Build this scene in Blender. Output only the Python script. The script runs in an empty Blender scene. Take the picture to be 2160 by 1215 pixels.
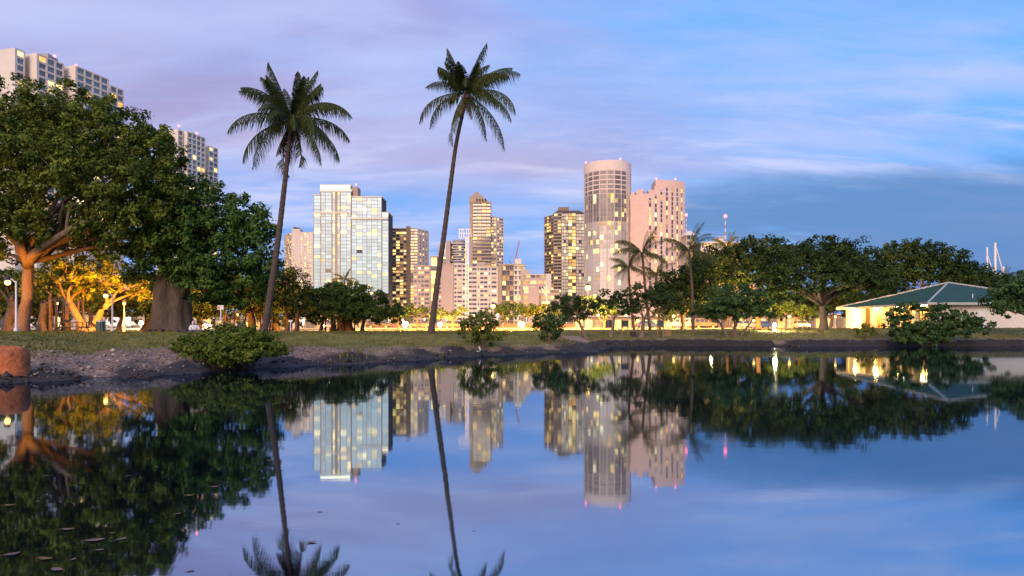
import bpy, math, random
import numpy as np
from mathutils import Vector, Matrix
SC = bpy.context.scene
COL = SC.collection
R = math.radians
rng = random.Random(7)
NR = np.random.default_rng(11)

# ------------------------------------------------------------------ camera, world, sun, exposure
CAMZ, F, HY = 1.36, 1440.0, 698.0          # eye height, focal length in photo pixels, horizon row
cam_d = bpy.data.cameras.new('camera'); cam = bpy.data.objects.new('camera', cam_d); COL.objects.link(cam)
cam.location = (0, 0, CAMZ); cam.rotation_euler = (R(90), 0, 0)
cam_d.sensor_width = 36; cam_d.lens = 24; cam_d.shift_y = (HY - 607.5) / 2160
cam_d.clip_start = 0.1; cam_d.clip_end = 9000
SC.camera = cam
SUN_AZ, SUN_EL = -168, 22                  # degrees clockwise from +Y (view direction); glow behind the camera, to the left

world = bpy.data.worlds.new('World'); SC.world = world; world.use_nodes = True
def build_world():
    nt = world.node_tree; N = nt.nodes; L = nt.links; N.clear()
    def nd(t, **k):
        n = N.new(t)
        for a, b in k.items(): setattr(n, a, b)
        return n
    def mth(op, a, b=None, clamp=False):
        n = nd('ShaderNodeMath', operation=op, use_clamp=clamp)
        for i, v in enumerate((a, b)):
            if v is None: continue
            if isinstance(v, (int, float)): n.inputs[i].default_value = v
            else: L.new(v, n.inputs[i])
        return n.outputs[0]
    def ramp(fac, pts):
        n = nd('ShaderNodeValToRGB'); e = n.color_ramp.elements
        while len(e) < len(pts): e.new(0.5)
        for el, (p, c) in zip(e, pts): el.position = p; el.color = (*c, 1)
        L.new(fac, n.inputs[0]); return n.outputs[0]
    def mix(f, a, b, typ='MIX'):
        n = nd('ShaderNodeMix', data_type='RGBA', blend_type=typ)
        if isinstance(f, (int, float)): n.inputs[0].default_value = f
        else: L.new(f, n.inputs[0])
        for i, v in ((6, a), (7, b)):
            if isinstance(v, tuple): n.inputs[i].default_value = (*v, 1)
            else: L.new(v, n.inputs[i])
        return n.outputs[2]
    def sstep(x, lo, hi):
        n = nd('ShaderNodeMapRange', interpolation_type='SMOOTHSTEP')
        L.new(x, n.inputs[0]); n.inputs[1].default_value = lo; n.inputs[2].default_value = hi
        return n.outputs[0]
    tc = nd('ShaderNodeTexCoord'); sep = nd('ShaderNodeSeparateXYZ'); L.new(tc.outputs['Generated'], sep.inputs[0])
    x, y, z = sep.outputs
    za = mth('ABSOLUTE', z)
    # cloud sheet coordinates: direction projected on a high flat layer
    den = mth('ADD', za, 0.20)
    cx = mth('DIVIDE', x, den); cy = mth('DIVIDE', y, den)
    comb = nd('ShaderNodeCombineXYZ'); L.new(cx, comb.inputs[0]); L.new(cy, comb.inputs[1])
    def noise(scale, sx, sy, detail=5, rough=0.55, off=(0, 0, 0), rot=0.0):
        mp = nd('ShaderNodeMapping'); mp.inputs['Scale'].default_value = (sx, sy, 1); mp.inputs['Location'].default_value = off
        mp.inputs['Rotation'].default_value = (0, 0, rot)
        L.new(comb.outputs[0], mp.inputs[0])
        n = nd('ShaderNodeTexNoise'); n.inputs['Scale'].default_value = scale; n.inputs['Detail'].default_value = detail
        n.inputs['Roughness'].default_value = rough; n.inputs['Distortion'].default_value = 0.4
        L.new(mp.outputs[0], n.inputs['Vector']); return n.outputs[0]
    n1 = noise(1.1, 0.5, 1.0, off=(3.1, 1.7, 0), rot=0.2)
    n2 = noise(1.5, 0.6, 1.3, off=(7.3, 4.2, 0), rot=-0.2)
    n3 = noise(3.4, 0.42, 1.4, detail=8, rough=0.62, off=(1.3, 9.1, 0), rot=0.22)
    n4 = noise(1.9, 0.5, 1.3, detail=7, off=(5.4, 2.2, 0), rot=0.1)
    blue = ramp(za, [(0.0, (0.045, 0.27, 0.76)), (0.12, (0.075, 0.31, 0.79)), (0.3, (0.13, 0.37, 0.84)), (0.6, (0.12, 0.33, 0.78))])
    # lavender cloud lit by the afterglow: strongest towards the left, over the higher part of the sky
    left = sstep(mth('ADD', mth('MULTIPLY', x, -1.0), mth('MULTIPLY', mth('SUBTRACT', n1, 0.5), 1.6)), -0.52, 0.30)
    high = sstep(mth('ADD', za, mth('MULTIPLY', mth('SUBTRACT', n2, 0.5), 0.34)), 0.16, 0.28)
    veil = mth('MULTIPLY', left, mth('ADD', mth('MULTIPLY', high, 0.72), 0.20), True)
    lav = ramp(n2, [(0.33, (0.22, 0.235, 0.52)), (0.48, (0.38, 0.32, 0.57)), (0.64, (0.47, 0.46, 0.72))])
    c = mix(veil, blue, lav)
    band = mth('MULTIPLY', sstep(mth('ADD', za, mth('MULTIPLY', mth('SUBTRACT', n1, 0.5), 0.14)), 0.20, 0.245), mth('SUBTRACT', 1.0, sstep(mth('ADD', za, mth('MULTIPLY', mth('SUBTRACT', n2, 0.5), 0.2)), 0.25, 0.37)))
    band = mth('MULTIPLY', band, sstep(mth('MULTIPLY', x, -1.0), -0.42, 0.05))
    c = mix(mth('MULTIPLY', band, 0.70), c, (0.33, 0.275, 0.50))
    # pale high streaks and soft banks, then blue-grey cloud bands low on the right
    c = mix(mth('MULTIPLY', sstep(n4, 0.44, 0.64), 0.62), c, (0.36, 0.44, 0.76))
    c = mix(mth('MULTIPLY', sstep(n3, 0.45, 0.70), mth('SUBTRACT', 0.66, mth('MULTIPLY', sstep(za, 0.2, 0.36), 0.45))), c, (0.55, 0.55, 0.80))
    dk = mth('MULTIPLY', sstep(mth('ADD', mth('ADD', n1, mth('MULTIPLY', mth('SUBTRACT', n3, 0.5), 0.35)), mth('MULTIPLY', x, 0.60)), 0.62, 0.78), mth('SUBTRACT', 1.0, sstep(mth('ADD', za, mth('MULTIPLY', mth('SUBTRACT', n4, 0.5), 0.12)), 0.165, 0.215)))
    c = mix(mth('MULTIPLY', dk, 0.92), c, (0.050, 0.175, 0.45))
    sky = nd('ShaderNodeTexSky', sky_type='NISHITA'); sky.sun_disc = False
    sky.sun_elevation = R(3); sky.sun_rotation = R(SUN_AZ); sky.altitude = 0; sky.air_density = 1.2; sky.dust_density = 2.0
    c2 = mix(1.0, c, mix(1.0, sky.outputs[0], (0.03, 0.03, 0.03), 'MULTIPLY'), 'ADD')
    bg = nd('ShaderNodeBackground'); L.new(c2, bg.inputs[0]); bg.inputs[1].default_value = 0.92
    out = nd('ShaderNodeOutputWorld'); L.new(bg.outputs[0], out.inputs[0])
build_world()
sd = bpy.data.lights.new('sun', 'SUN'); sd.energy = 2.35; sd.angle = R(34); sd.color = (1.0, 0.72, 0.52)
sun = bpy.data.objects.new('sun', sd); COL.objects.link(sun)
sun.rotation_euler = (R(90 - SUN_EL), 0, R(-SUN_AZ + 180)); sun.location = (-60, -60, 60)
SC.view_settings.view_transform = 'Standard'; SC.view_settings.look = 'None'
SC.view_settings.gamma = 1; SC.view_settings.exposure = 0.4; SC.view_settings.use_curve_mapping = False
SC.render.engine = 'CYCLES'; SC.cycles.use_denoising = True
SC.cycles.max_bounces = 6; SC.cycles.diffuse_bounces = 2; SC.cycles.glossy_bounces = 3; SC.cycles.transmission_bounces = 3
SC.cycles.sample_clamp_indirect = 4; SC.cycles.caustics_reflective = False; SC.cycles.caustics_refractive = False

# ------------------------------------------------------------------ helpers
def px2x(px, D): return (px - 1080) / F * D
def py2z(py, D): return CAMZ + (HY - py) / F * D

def sumsin(x, y, seed, n=10, f0=0.3, f1=2.5):
    r = np.random.default_rng(seed); s = np.zeros_like(np.asarray(x, float))
    for _ in range(n):
        f = f0 * (f1 / f0) ** r.random(); a = r.random() * 6.283
        s = s + np.sin((x * math.cos(a) + y * math.sin(a)) * f + r.random() * 6.283) / (1 + f)
    return s / n
SHORE = np.array([(-400, -160), (-120, -40), (-60, -8), (-30, 7), (-18, 14.8), (-13.35, 17.8), (-11.1, 19.2), (-9.66, 22.8), (-9.03, 25.1),
                  (-7.57, 26.8), (-5.2, 28.8), (-3.58, 32.6), (-1.99, 37.0), (0.68, 39), (4.83, 43.5), (6.6, 50), (8.24, 58), (14.2, 63),
                  (22.9, 59.5), (33, 61), (45.7, 61), (62, 60), (100, 52), (170, 30), (420, -80)], float)
def shore_d(x, y):
    x = np.asarray(x, float); y = np.asarray(y, float)
    best = np.full(x.shape, 1e9); sg = np.ones(x.shape)
    for a, b in zip(SHORE[:-1], SHORE[1:]):
        e = b - a; l2 = e @ e
        t = np.clip(((x - a[0]) * e[0] + (y - a[1]) * e[1]) / l2, 0, 1)
        dx = x - (a[0] + t * e[0]); dy = y - (a[1] + t * e[1]); d = np.hypot(dx, dy)
        s = np.sign(e[0] * (y - a[1]) - e[1] * (x - a[0])); m = d < best - 1e-9
        best = np.where(m, d, best); sg = np.where(m, s, sg)
    return best * np.where(sg == 0, 1, sg)
def gz(x, y):
    x = np.asarray(x, float); y = np.asarray(y, float)
    d = shore_d(x, y) + (sumsin(x, y, 3, f0=0.5, f1=4) * 4.0 + sumsin(x, y, 4, f0=3, f1=9) * 5.5)
    plat = np.interp(x, [-60, 0, 12, 30, 45], [1.20, 1.25, 1.40, 1.58, 1.70])
    far = np.clip((y - 80) / 40, 0, 1); plat = plat * (1 - far) + 1.62 * far
    near = np.interp(d, [-6, -2, 0, 1.3, 1.75, 5, 10, 18], [-1.2, -.6, 0, .26, .44, .78, 1.12, 1.2])
    farp = np.interp(d, [-6, -2, 0, .55, .8, 3, 8, 16], [-1.2, -.6, 0, .1, .48, .72, 1.1, 1.3])
    w = np.clip((x - 2.5) / 5, 0, 1); z = near * (1 - w) + farp * w
    k = np.clip((d - 5) / 14, 0, 1); z = z * (1 - k) + plat * k
    return z + (sumsin(x, y, 9, f0=1.0, f1=9) * 0.12 + sumsin(x, y, 10, n=16, f0=4, f1=16) * 1.5) * np.clip(d + .5, 0, 1)
def g(x, y): return float(gz(np.array([x]), np.array([y]))[0])

class MB:
    def __init__(s): s.v = []; s.f = []; s.m = []
    def add(s, vs, fs, mi=0):
        o = len(s.v); s.v += [tuple(v) for v in vs]; s.f += [tuple(i + o for i in f) for f in fs]; s.m += [mi] * len(fs); return s
    def box(s, x0, x1, y0, y1, z0, z1, mi=0, M=None):
        vs = [Vector((x, y, z)) for z in (z0, z1) for x, y in ((x0, y0), (x1, y0), (x1, y1), (x0, y1))]
        if M is not None: vs = [M @ v for v in vs]
        return s.add(vs, [(3, 2, 1, 0), (4, 5, 6, 7), (0, 1, 5, 4), (1, 2, 6, 5), (2, 3, 7, 6), (3, 0, 4, 7)], mi)
    def prism(s, pts, z0, z1, mi=0):
        n = len(pts)
        vs = [(x, y, z0) for x, y in pts] + [(x, y, z1) for x, y in pts]
        return s.add(vs, [tuple(range(n))[::-1], tuple(range(n, 2 * n))] + [(i, (i + 1) % n, (i + 1) % n + n, i + n) for i in range(n)], mi)
    def tube(s, path, rad, n=8, mi=0, cap=True):
        P = [Vector(p) for p in path]; o = len(s.v); up = Vector((0.31, 0.17, 0.93))
        for i, p in enumerate(P):
            t = (P[min(i + 1, len(P) - 1)] - P[max(i - 1, 0)]).normalized()
            a = t.cross(up if abs(t.dot(up)) < 0.96 else Vector((1, 0, 0))).normalized(); b = t.cross(a)
            r = rad[i] if hasattr(rad, '__len__') else rad
            for k in range(n):
                an = 2 * math.pi * k / n; s.v.append(tuple(p + (a * math.cos(an) + b * math.sin(an)) * r))
        for i in range(len(P) - 1):
            for k in range(n):
                k2 = (k + 1) % n
                s.f.append((o + i * n + k, o + i * n + k2, o + (i + 1) * n + k2, o + (i + 1) * n + k)); s.m.append(mi)
        if cap:
            s.f.append(tuple(o + k for k in range(n))[::-1]); s.f.append(tuple(o + (len(P) - 1) * n + k for k in range(n))); s.m += [mi, mi]
        return s
    def lathe(s, prof, n=16, mi=0, c=(0, 0)):
        o = len(s.v)
        for r, z in prof:
            for k in range(n):
                a = 2 * math.pi * k / n; s.v.append((c[0] + r * math.cos(a), c[1] + r * math.sin(a), z))
        for i in range(len(prof) - 1):
            for k in range(n):
                k2 = (k + 1) % n; s.f.append((o + i * n + k, o + i * n + k2, o + (i + 1) * n + k2, o + (i + 1) * n + k)); s.m.append(mi)
        s.f.append(tuple(o + k for k in range(n))[::-1]); s.f.append(tuple(o + (len(prof) - 1) * n + k for k in range(n))); s.m += [mi, mi]
        return s
    def ball(s, c, r, n=10, mi=0, sz=1.0):
        prof = [(max(r * math.sin(math.pi * i / n), 1e-3), c[2] - sz * r * math.cos(math.pi * i / n)) for i in range(n + 1)]
        return s.lathe(prof, n + 2, mi, (c[0], c[1]))
    def mesh(s, name, mats, smooth=False):
        me = bpy.data.meshes.new(name); me.from_pydata(s.v, [], s.f)
        for m in mats: me.materials.append(m)
        if len(mats) > 1: me.polygons.foreach_set('material_index', s.m)
        if smooth: me.polygons.foreach_set('use_smooth', [True] * len(s.f))
        me.update(); return me
    def build(s, name, mats, parent=None, smooth=False, loc=None, rz=0):
        if not isinstance(mats, (list, tuple)): mats = [mats]
        return link(name, s.mesh(name, mats, smooth), parent, loc, rz)
def link(name, me, parent=None, loc=None, rz=0):
    o = bpy.data.objects.new(name, me); COL.objects.link(o)
    if parent is not None: o.parent = parent
    if loc is not None: o.location = loc
    if rz: o.rotation_euler = (0, 0, rz)
    return o
def tag(o, label, cat, group=None, kind=None):
    if label: o['label'] = label
    if cat: o['category'] = cat
    if group: o['group'] = group
    if kind: o['kind'] = kind
    return o
def thing(name, label, cat, loc, rz=0, group=None):
    return tag(link(name, None, None, loc, rz), label, cat, group)
def np_mesh(name, verts, quads, mat, tint=None, smooth=False):
    me = bpy.data.meshes.new(name); nv = len(verts); nf, k = quads.shape
    me.vertices.add(nv); me.vertices.foreach_set('co', np.ascontiguousarray(verts, np.float32).ravel())
    me.loops.add(nf * k); me.loops.foreach_set('vertex_index', np.ascontiguousarray(quads, np.int32).ravel())
    me.polygons.add(nf); me.polygons.foreach_set('loop_start', np.arange(0, nf * k, k, dtype=np.int32))
    if smooth: me.polygons.foreach_set('use_smooth', np.ones(nf, bool))
    if tint is not None:
        a = me.attributes.new('tint', 'FLOAT', 'FACE'); a.data.foreach_set('value', np.ascontiguousarray(tint, np.float32))
    me.materials.append(mat); me.update(calc_edges=True); me.validate(); return me

# ------------------------------------------------------------------ materials
def mat(name, col, rough=0.7, var=0.15, scale=3.0, bump=0.0, bscale=20.0, spec=0.4, metal=0.0, emit=None, es=0.0, stretch=None):
    m = bpy.data.materials.new(name); m.use_nodes = True; nt = m.node_tree; b = nt.nodes['Principled BSDF']
    b.inputs['Roughness'].default_value = rough; b.inputs['Specular IOR Level'].default_value = spec; b.inputs['Metallic'].default_value = metal
    tc = nt.nodes.new('ShaderNodeTexCoord'); src = tc.outputs['Object']
    if stretch:
        mp = nt.nodes.new('ShaderNodeMapping'); mp.inputs['Scale'].default_value = stretch; nt.links.new(src, mp.inputs[0]); src = mp.outputs[0]
    if var > 0:
        n = nt.nodes.new('ShaderNodeTexNoise'); n.inputs['Scale'].default_value = scale; n.inputs['Detail'].default_value = 6; n.inputs['Roughness'].default_value = 0.65
        nt.links.new(src, n.inputs['Vector'])
        r = nt.nodes.new('ShaderNodeValToRGB'); e = r.color_ramp.elements
        e[0].position = 0.28; e[1].position = 0.72
        e[0].color = tuple(c * (1 - var) for c in col) + (1,); e[1].color = tuple(min(1, c * (1 + var)) for c in col) + (1,)
        nt.links.new(n.outputs[0], r.inputs[0]); nt.links.new(r.outputs[0], b.inputs['Base Color'])
    else: b.inputs['Base Color'].default_value = (*col, 1)
    if bump > 0:
        n2 = nt.nodes.new('ShaderNodeTexNoise'); n2.inputs['Scale'].default_value = bscale; n2.inputs['Detail'].default_value = 5
        nt.links.new(src, n2.inputs['Vector']); bp = nt.nodes.new('ShaderNodeBump'); bp.inputs['Strength'].default_value = bump; bp.inputs['Distance'].default_value = 0.1
        nt.links.new(n2.outputs[0], bp.inputs['Height']); nt.links.new(bp.outputs[0], b.inputs['Normal'])
    if emit: b.inputs['Emission Color'].default_value = (*emit, 1); b.inputs['Emission Strength'].default_value = es
    return m
def leaf_mat(name, dark, light, trans=0.25):
    m = bpy.data.materials.new(name); m.use_nodes = True; nt = m.node_tree; N = nt.nodes; L = nt.links; b = N['Principled BSDF']
    at = N.new('ShaderNodeAttribute'); at.attribute_name = 'tint'
    r = N.new('ShaderNodeValToRGB'); e = r.color_ramp.elements; e[0].color = (*dark, 1); e[1].color = (*light, 1)
    L.new(at.outputs['Fac'], r.inputs[0]); L.new(r.outputs[0], b.inputs['Base Color'])
    b.inputs['Roughness'].default_value = 0.65; b.inputs['Specular IOR Level'].default_value = 0.12
    t = N.new('ShaderNodeBsdfTranslucent'); L.new(r.outputs[0], t.inputs[0])
    mx = N.new('ShaderNodeMixShader'); mx.inputs[0].default_value = trans
    L.new(b.outputs[0], mx.inputs[1]); L.new(t.outputs[0], mx.inputs[2]); L.new(mx.outputs[0], N['Material Output'].inputs[0])
    return m
def window_mat(name, col, lo, hi, tintvar=0.25):
    """lit room behind glass: brightness and warmth differ from window to window, curtains and furniture break it up"""
    m = bpy.data.materials.new(name); m.use_nodes = True; nt = m.node_tree; N = nt.nodes; L = nt.links; b = N['Principled BSDF']
    b.inputs['Base Color'].default_value = (0.10, 0.09, 0.08, 1); b.inputs['Roughness'].default_value = 0.15
    oi = N.new('ShaderNodeObjectInfo'); tc = N.new('ShaderNodeTexCoord'); geo = N.new('ShaderNodeNewGeometry')
    n = N.new('ShaderNodeTexNoise'); n.inputs['Scale'].default_value = 0.9; n.inputs['Detail'].default_value = 3
    L.new(geo.outputs['Position'], n.inputs['Vector'])
    mr = N.new('ShaderNodeMapRange'); mr.inputs[1].default_value = 0.3; mr.inputs[2].default_value = 0.7; mr.inputs[3].default_value = 0.45; mr.inputs[4].default_value = 1.25
    L.new(n.outputs[0], mr.inputs[0])
    mr2 = N.new('ShaderNodeMapRange'); mr2.inputs[3].default_value = lo; mr2.inputs[4].default_value = hi; L.new(oi.outputs['Random'], mr2.inputs[0])
    mu = N.new('ShaderNodeMath'); mu.operation = 'MULTIPLY'; L.new(mr.outputs[0], mu.inputs[0]); L.new(mr2.outputs[0], mu.inputs[1])
    r = N.new('ShaderNodeValToRGB'); e = r.color_ramp.elements
    e[0].color = (col[0], col[1] * (1 - tintvar), col[2] * (1 - 1.8 * tintvar), 1); e[1].color = (col[0], min(1, col[1] * (1 + tintvar)), min(1, col[2] * (1 + 2 * tintvar)), 1)
    wn = N.new('ShaderNodeTexWhiteNoise'); wn.noise_dimensions = '1D'; L.new(oi.outputs['Random'], wn.inputs['W']); L.new(wn.outputs[0], r.inputs[0])
    L.new(r.outputs[0], b.inputs['Emission Color']); L.new(mu.outputs[0], b.inputs['Emission Strength'])
    return m
def glass_mat(name, col, rough=0.06, spec=1.0, metal=0.0, var=0.3):
    m = bpy.data.materials.new(name); m.use_nodes = True; nt = m.node_tree; N = nt.nodes; L = nt.links; b = N['Principled BSDF']
    oi = N.new('ShaderNodeObjectInfo'); r = N.new('ShaderNodeValToRGB'); e = r.color_ramp.elements
    e[0].color = tuple(c * (1 - var) for c in col) + (1,); e[1].color = tuple(min(1, c * (1 + var)) for c in col) + (1,)
    L.new(oi.outputs['Random'], r.inputs[0]); L.new(r.outputs[0], b.inputs['Base Color'])
    b.inputs['Roughness'].default_value = rough; b.inputs['Specular IOR Level'].default_value = spec; b.inputs['Metallic'].default_value = metal
    b.inputs['IOR'].default_value = 1.6
    return m
M = dict(
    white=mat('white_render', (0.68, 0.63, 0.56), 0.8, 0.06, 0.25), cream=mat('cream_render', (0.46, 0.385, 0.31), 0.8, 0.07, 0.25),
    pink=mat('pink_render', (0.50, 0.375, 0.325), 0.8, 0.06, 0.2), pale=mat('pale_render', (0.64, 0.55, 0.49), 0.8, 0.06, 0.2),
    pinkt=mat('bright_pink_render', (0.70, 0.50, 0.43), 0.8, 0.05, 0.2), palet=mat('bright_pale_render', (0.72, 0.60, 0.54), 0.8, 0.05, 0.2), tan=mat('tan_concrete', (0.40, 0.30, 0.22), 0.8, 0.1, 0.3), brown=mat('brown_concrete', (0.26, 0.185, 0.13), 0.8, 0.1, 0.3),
    darkb=mat('dark_bronze', (0.10, 0.075, 0.06), 0.6, 0.1, 0.3), grey=mat('grey_concrete', (0.35, 0.33, 0.32), 0.8, 0.1, 0.3),
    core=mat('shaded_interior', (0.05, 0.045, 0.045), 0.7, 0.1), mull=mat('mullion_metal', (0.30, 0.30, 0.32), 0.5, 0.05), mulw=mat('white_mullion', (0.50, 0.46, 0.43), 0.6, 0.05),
    gdark=glass_mat('dark_window_glass', (0.045, 0.05, 0.06)), gblue=glass_mat('blue_window_glass', (0.05, 0.13, 0.22)),
    gsky=glass_mat('sky_blue_curtain_glass', (0.36, 0.60, 0.70), 0.35, 0.7, 0.0, 0.22), gsilver=glass_mat('silver_curtain_glass', (0.50, 0.45, 0.40), 0.5, 0.6, 0.25, 0.2),
    gbrown=glass_mat('bronze_window_glass', (0.20, 0.16, 0.14), 0.35, 0.7, 0.0),
    lit=window_mat('lit_window', (1.0, 0.55, 0.13), 0.5, 2.8), litw=window_mat('bright_lit_window', (1.0, 0.72, 0.30), 0.7, 2.6, 0.14),
    litd=window_mat('dim_lit_window', (0.9, 0.50, 0.16), 0.15, 0.7),
    crown=mat('lit_crown_panel', (0.8, 0.75, 0.6), 0.5, 0.05, emit=(1.0, 0.92, 0.55), es=1.5),
    bark=mat('bark', (0.17, 0.125, 0.09), 0.9, 0.35, 2.5, 0.6, 9, stretch=(1, 1, .35)), barkg=mat('grey_bark', (0.080, 0.062, 0.048), 0.9, 0.5, 2.2, 1.0, 8, stretch=(1, 1, .4)),
    palmbark=mat('palm_bark', (0.085, 0.064, 0.052), 0.9, 0.5, 5, 0.7, 12, stretch=(.4, .4, 2.5)),
    steel=mat('painted_steel', (0.45, 0.45, 0.46), 0.45, 0.1, 4, metal=0.3), dsteel=mat('dark_steel', (0.07, 0.07, 0.075), 0.5, 0.1, 4, metal=0.3),
    wsteel=mat('white_painted_steel', (0.70, 0.72, 0.76), 0.45, 0.06, 2), rsteel=mat('red_painted_steel', (0.50, 0.16, 0.12), 0.5, 0.1, 2),
    sodium=mat('sodium_lamp_glass', (1, .7, .3), 0.3, 0, emit=(1.0, 0.55, 0.12), es=6), whitelamp=mat('white_lamp_glass', (1, .95, .8), 0.3, 0, emit=(1.0, 0.86, 0.56), es=30),
    redlamp=mat('red_beacon_glass', (1, .2, .2), 0.3, 0, emit=(1.0, 0.10, 0.14), es=6),
    roofg=mat('green_metal_roof', (0.020, 0.075, 0.050), 0.55, 0.15, 0.6, spec=0.5), fascia=mat('fascia', (0.40, 0.42, 0.40), 0.6, 0.1),
    wood=mat('weathered_wood', (0.22, 0.15, 0.09), 0.8, 0.3, 4, stretch=(1, 6, 6)), rubber=mat('rubber', (0.03, 0.03, 0.03), 0.8, 0.1),
    red=mat('red_plastic', (0.45, 0.05, 0.03), 0.5, 0.1), green=mat('green_board', (0.03, 0.075, 0.06), 0.6, 0.15), gbin=mat('green_bin', (0.05, 0.10, 0.09), 0.5, 0.15),
    sign=mat('sign_face', (0.70, 0.66, 0.62), 0.5, 0.06), signr=mat('red_sign_print', (0.55, 0.10, 0.07), 0.5, 0.05),
    cloth=mat('white_cloth', (0.66, 0.64, 0.66), 0.9, 0.1, 6), trouser=mat('grey_trousers', (0.12, 0.12, 0.14), 0.9, 0.1), skin=mat('skin', (0.42, 0.26, 0.19), 0.6, 0.05),
    bag=mat('black_bag', (0.025, 0.025, 0.03), 0.7, 0.2), road=mat('asphalt', (0.05, 0.05, 0.05), 0.85, 0.2, 2, 0.3, 30), kerb=mat('kerb_stone', (0.38, 0.36, 0.33), 0.8, 0.15, 2),
    rock=mat('rust_stained_concrete', (0.42, 0.125, 0.045), 0.85, 0.65, 2.2, 0.7, 7), rockw=mat('lime_patch', (0.6, 0.55, 0.5), 0.9, 0.2, 6),
    pipe=mat('white_pipe', (0.7, 0.7, 0.7), 0.5, 0.08), fleaf=mat('dead_leaf', (0.16, 0.10, 0.085), 0.7, 0.5, 14), fleaf2=mat('yellow_dead_leaf', (0.17, 0.10, 0.035), 0.7, 0.5, 14),
)
LEAF = dict(
    big=leaf_mat('broadleaf_foliage', (0.034, 0.064, 0.009), (0.200, 0.245, 0.034)), kapok=leaf_mat('deep_green_foliage', (0.020, 0.056, 0.012), (0.105, 0.195, 0.034)),
    banyan=leaf_mat('banyan_foliage', (0.026, 0.054, 0.010), (0.110, 0.158, 0.026)), dark=leaf_mat('dark_evergreen_foliage', (0.016, 0.036, 0.011), (0.064, 0.108, 0.026)),
    bush=leaf_mat('shrub_foliage', (0.040, 0.074, 0.010), (0.175, 0.225, 0.032)), hau=leaf_mat('rounded_leaf_foliage', (0.025, 0.062, 0.018), (0.090, 0.165, 0.050)),
    dead=leaf_mat('dead_frond', (0.06, 0.038, 0.02), (0.16, 0.10, 0.055), 0.1), palm=leaf_mat('palm_frond_green', (0.026, 0.044, 0.014), (0.095, 0.112, 0.034), 0.2), grass=leaf_mat('grass_blades', (0.080, 0.092, 0.016), (0.260, 0.225, 0.055), 0.2),
)

# ------------------------------------------------------------------ ground, water, road
def ground_material():
    m = bpy.data.materials.new('shore_ground'); m.use_nodes = True; nt = m.node_tree; N = nt.nodes; L = nt.links; b = N['Principled BSDF']
    at = N.new('ShaderNodeAttribute'); at.attribute_name = 'inland'; aw = N.new('ShaderNodeAttribute'); aw.attribute_name = 'nearbank'
    tc = N.new('ShaderNodeTexCoord')
    def noise(s, d=6, r=.65):
        n = N.new('ShaderNodeTexNoise'); n.inputs['Scale'].default_value = s; n.inputs['Detail'].default_value = d; n.inputs['Roughness'].default_value = r
        L.new(tc.outputs['Object'], n.inputs['Vector']); return n.outputs[0]
    def mth(op, a, b2):
        n = N.new('ShaderNodeMath'); n.operation = op
        for i, v in enumerate((a, b2)):
            if isinstance(v, (int, float)): n.inputs[i].default_value = v
            else: L.new(v, n.inputs[i])
        return n.outputs[0]
    def ramp(f, pts):
        n = N.new('ShaderNodeValToRGB'); e = n.color_ramp.elements
        while len(e) < len(pts): e.new(.5)
        for q, (p, c) in zip(e, pts): q.position = p; q.color = (*c, 1)
        L.new(f, n.inputs[0]); return n.outputs[0]
    def sst(x, lo, hi):
        n = N.new('ShaderNodeMapRange'); n.interpolation_type = 'SMOOTHSTEP'; L.new(x, n.inputs[0]); n.inputs[1].default_value = lo; n.inputs[2].default_value = hi; return n.outputs[0]
    def mix(f, a, b2):
        n = N.new('ShaderNodeMix'); n.data_type = 'RGBA'; L.new(f, n.inputs[0]); L.new(a, n.inputs[6]); L.new(b2, n.inputs[7]); return n.outputs[2]
    d = mth('ADD', at.outputs['Fac'], mth('MULTIPLY', mth('SUBTRACT', noise(.55), .5), 3.2))
    mud = ramp(noise(5, 8), [(.3, (.010, .008, .007)), (.7, (.040, .030, .026))])
    rub = ramp(noise(9, 8, .8), [(.34, (.07, .045, .034)), (.5, (.21, .142, .110)), (.66, (.46, .34, .28))])
    grs = ramp(noise(1.3, 8), [(.3, (.070, .088, .014)), (.5, (.160, .145, .030)), (.7, (.27, .205, .070))])
    n_rub = sst(d, 1.1, 1.9)
    gd = mth('SUBTRACT', d, mth('MULTIPLY', aw.outputs['Fac'], 2.2))
    n_grs = sst(gd, 1.3, 2.6)
    c = mix(n_grs, mix(n_rub, mud, rub), grs); L.new(c, b.inputs['Base Color'])
    rr = N.new('ShaderNodeMapRange'); L.new(n_rub, rr.inputs[0]); rr.inputs[3].default_value = .75; rr.inputs[4].default_value = .95; L.new(rr.outputs[0], b.inputs['Roughness'])
    bp = N.new('ShaderNodeBump'); bp.inputs['Strength'].default_value = .8; bp.inputs['Distance'].default_value = .08; L.new(noise(7, 9, .75), bp.inputs['Height']); L.new(bp.outputs[0], b.inputs['Normal'])
    return m
def spaced(lo, hi, step, ext, gro=1.35):
    mid = list(np.arange(lo, hi + step / 2, step)); s = step; a = lo; left = []
    while a > -ext: s *= gro; a -= s; left.append(a)
    s = step; a = hi; right = []
    while a < ext: s *= gro; a += s; right.append(a)
    return np.array(left[::-1] + mid + right)
def build_ground():
    xs = spaced(-22, 62, .28, 5000); ys = spaced(13, 84, .28, 5000); ys = ys[ys > -700]
    X, Y = np.meshgrid(xs, ys); Z = gz(X, Y); d = shore_d(X, Y)
    V = np.stack([X, Y, Z], -1).reshape(-1, 3); nx, ny = len(xs), len(ys)
    i = np.arange(ny - 1)[:, None] * nx + np.arange(nx - 1)[None]; Q = np.stack([i, i + 1, i + nx + 1, i + nx], -1).reshape(-1, 4)
    me = np_mesh('ground', V, Q, ground_material(), smooth=True)
    for nm, arr in (('inland', d), ('nearbank', np.clip((-X - 5) / 5, 0, 1))):
        a = me.attributes.new(nm, 'FLOAT', 'POINT'); a.data.foreach_set('value', np.ascontiguousarray(arr.ravel(), np.float32))
    link('ground', me)['kind'] = 'structure'
build_ground()
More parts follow.
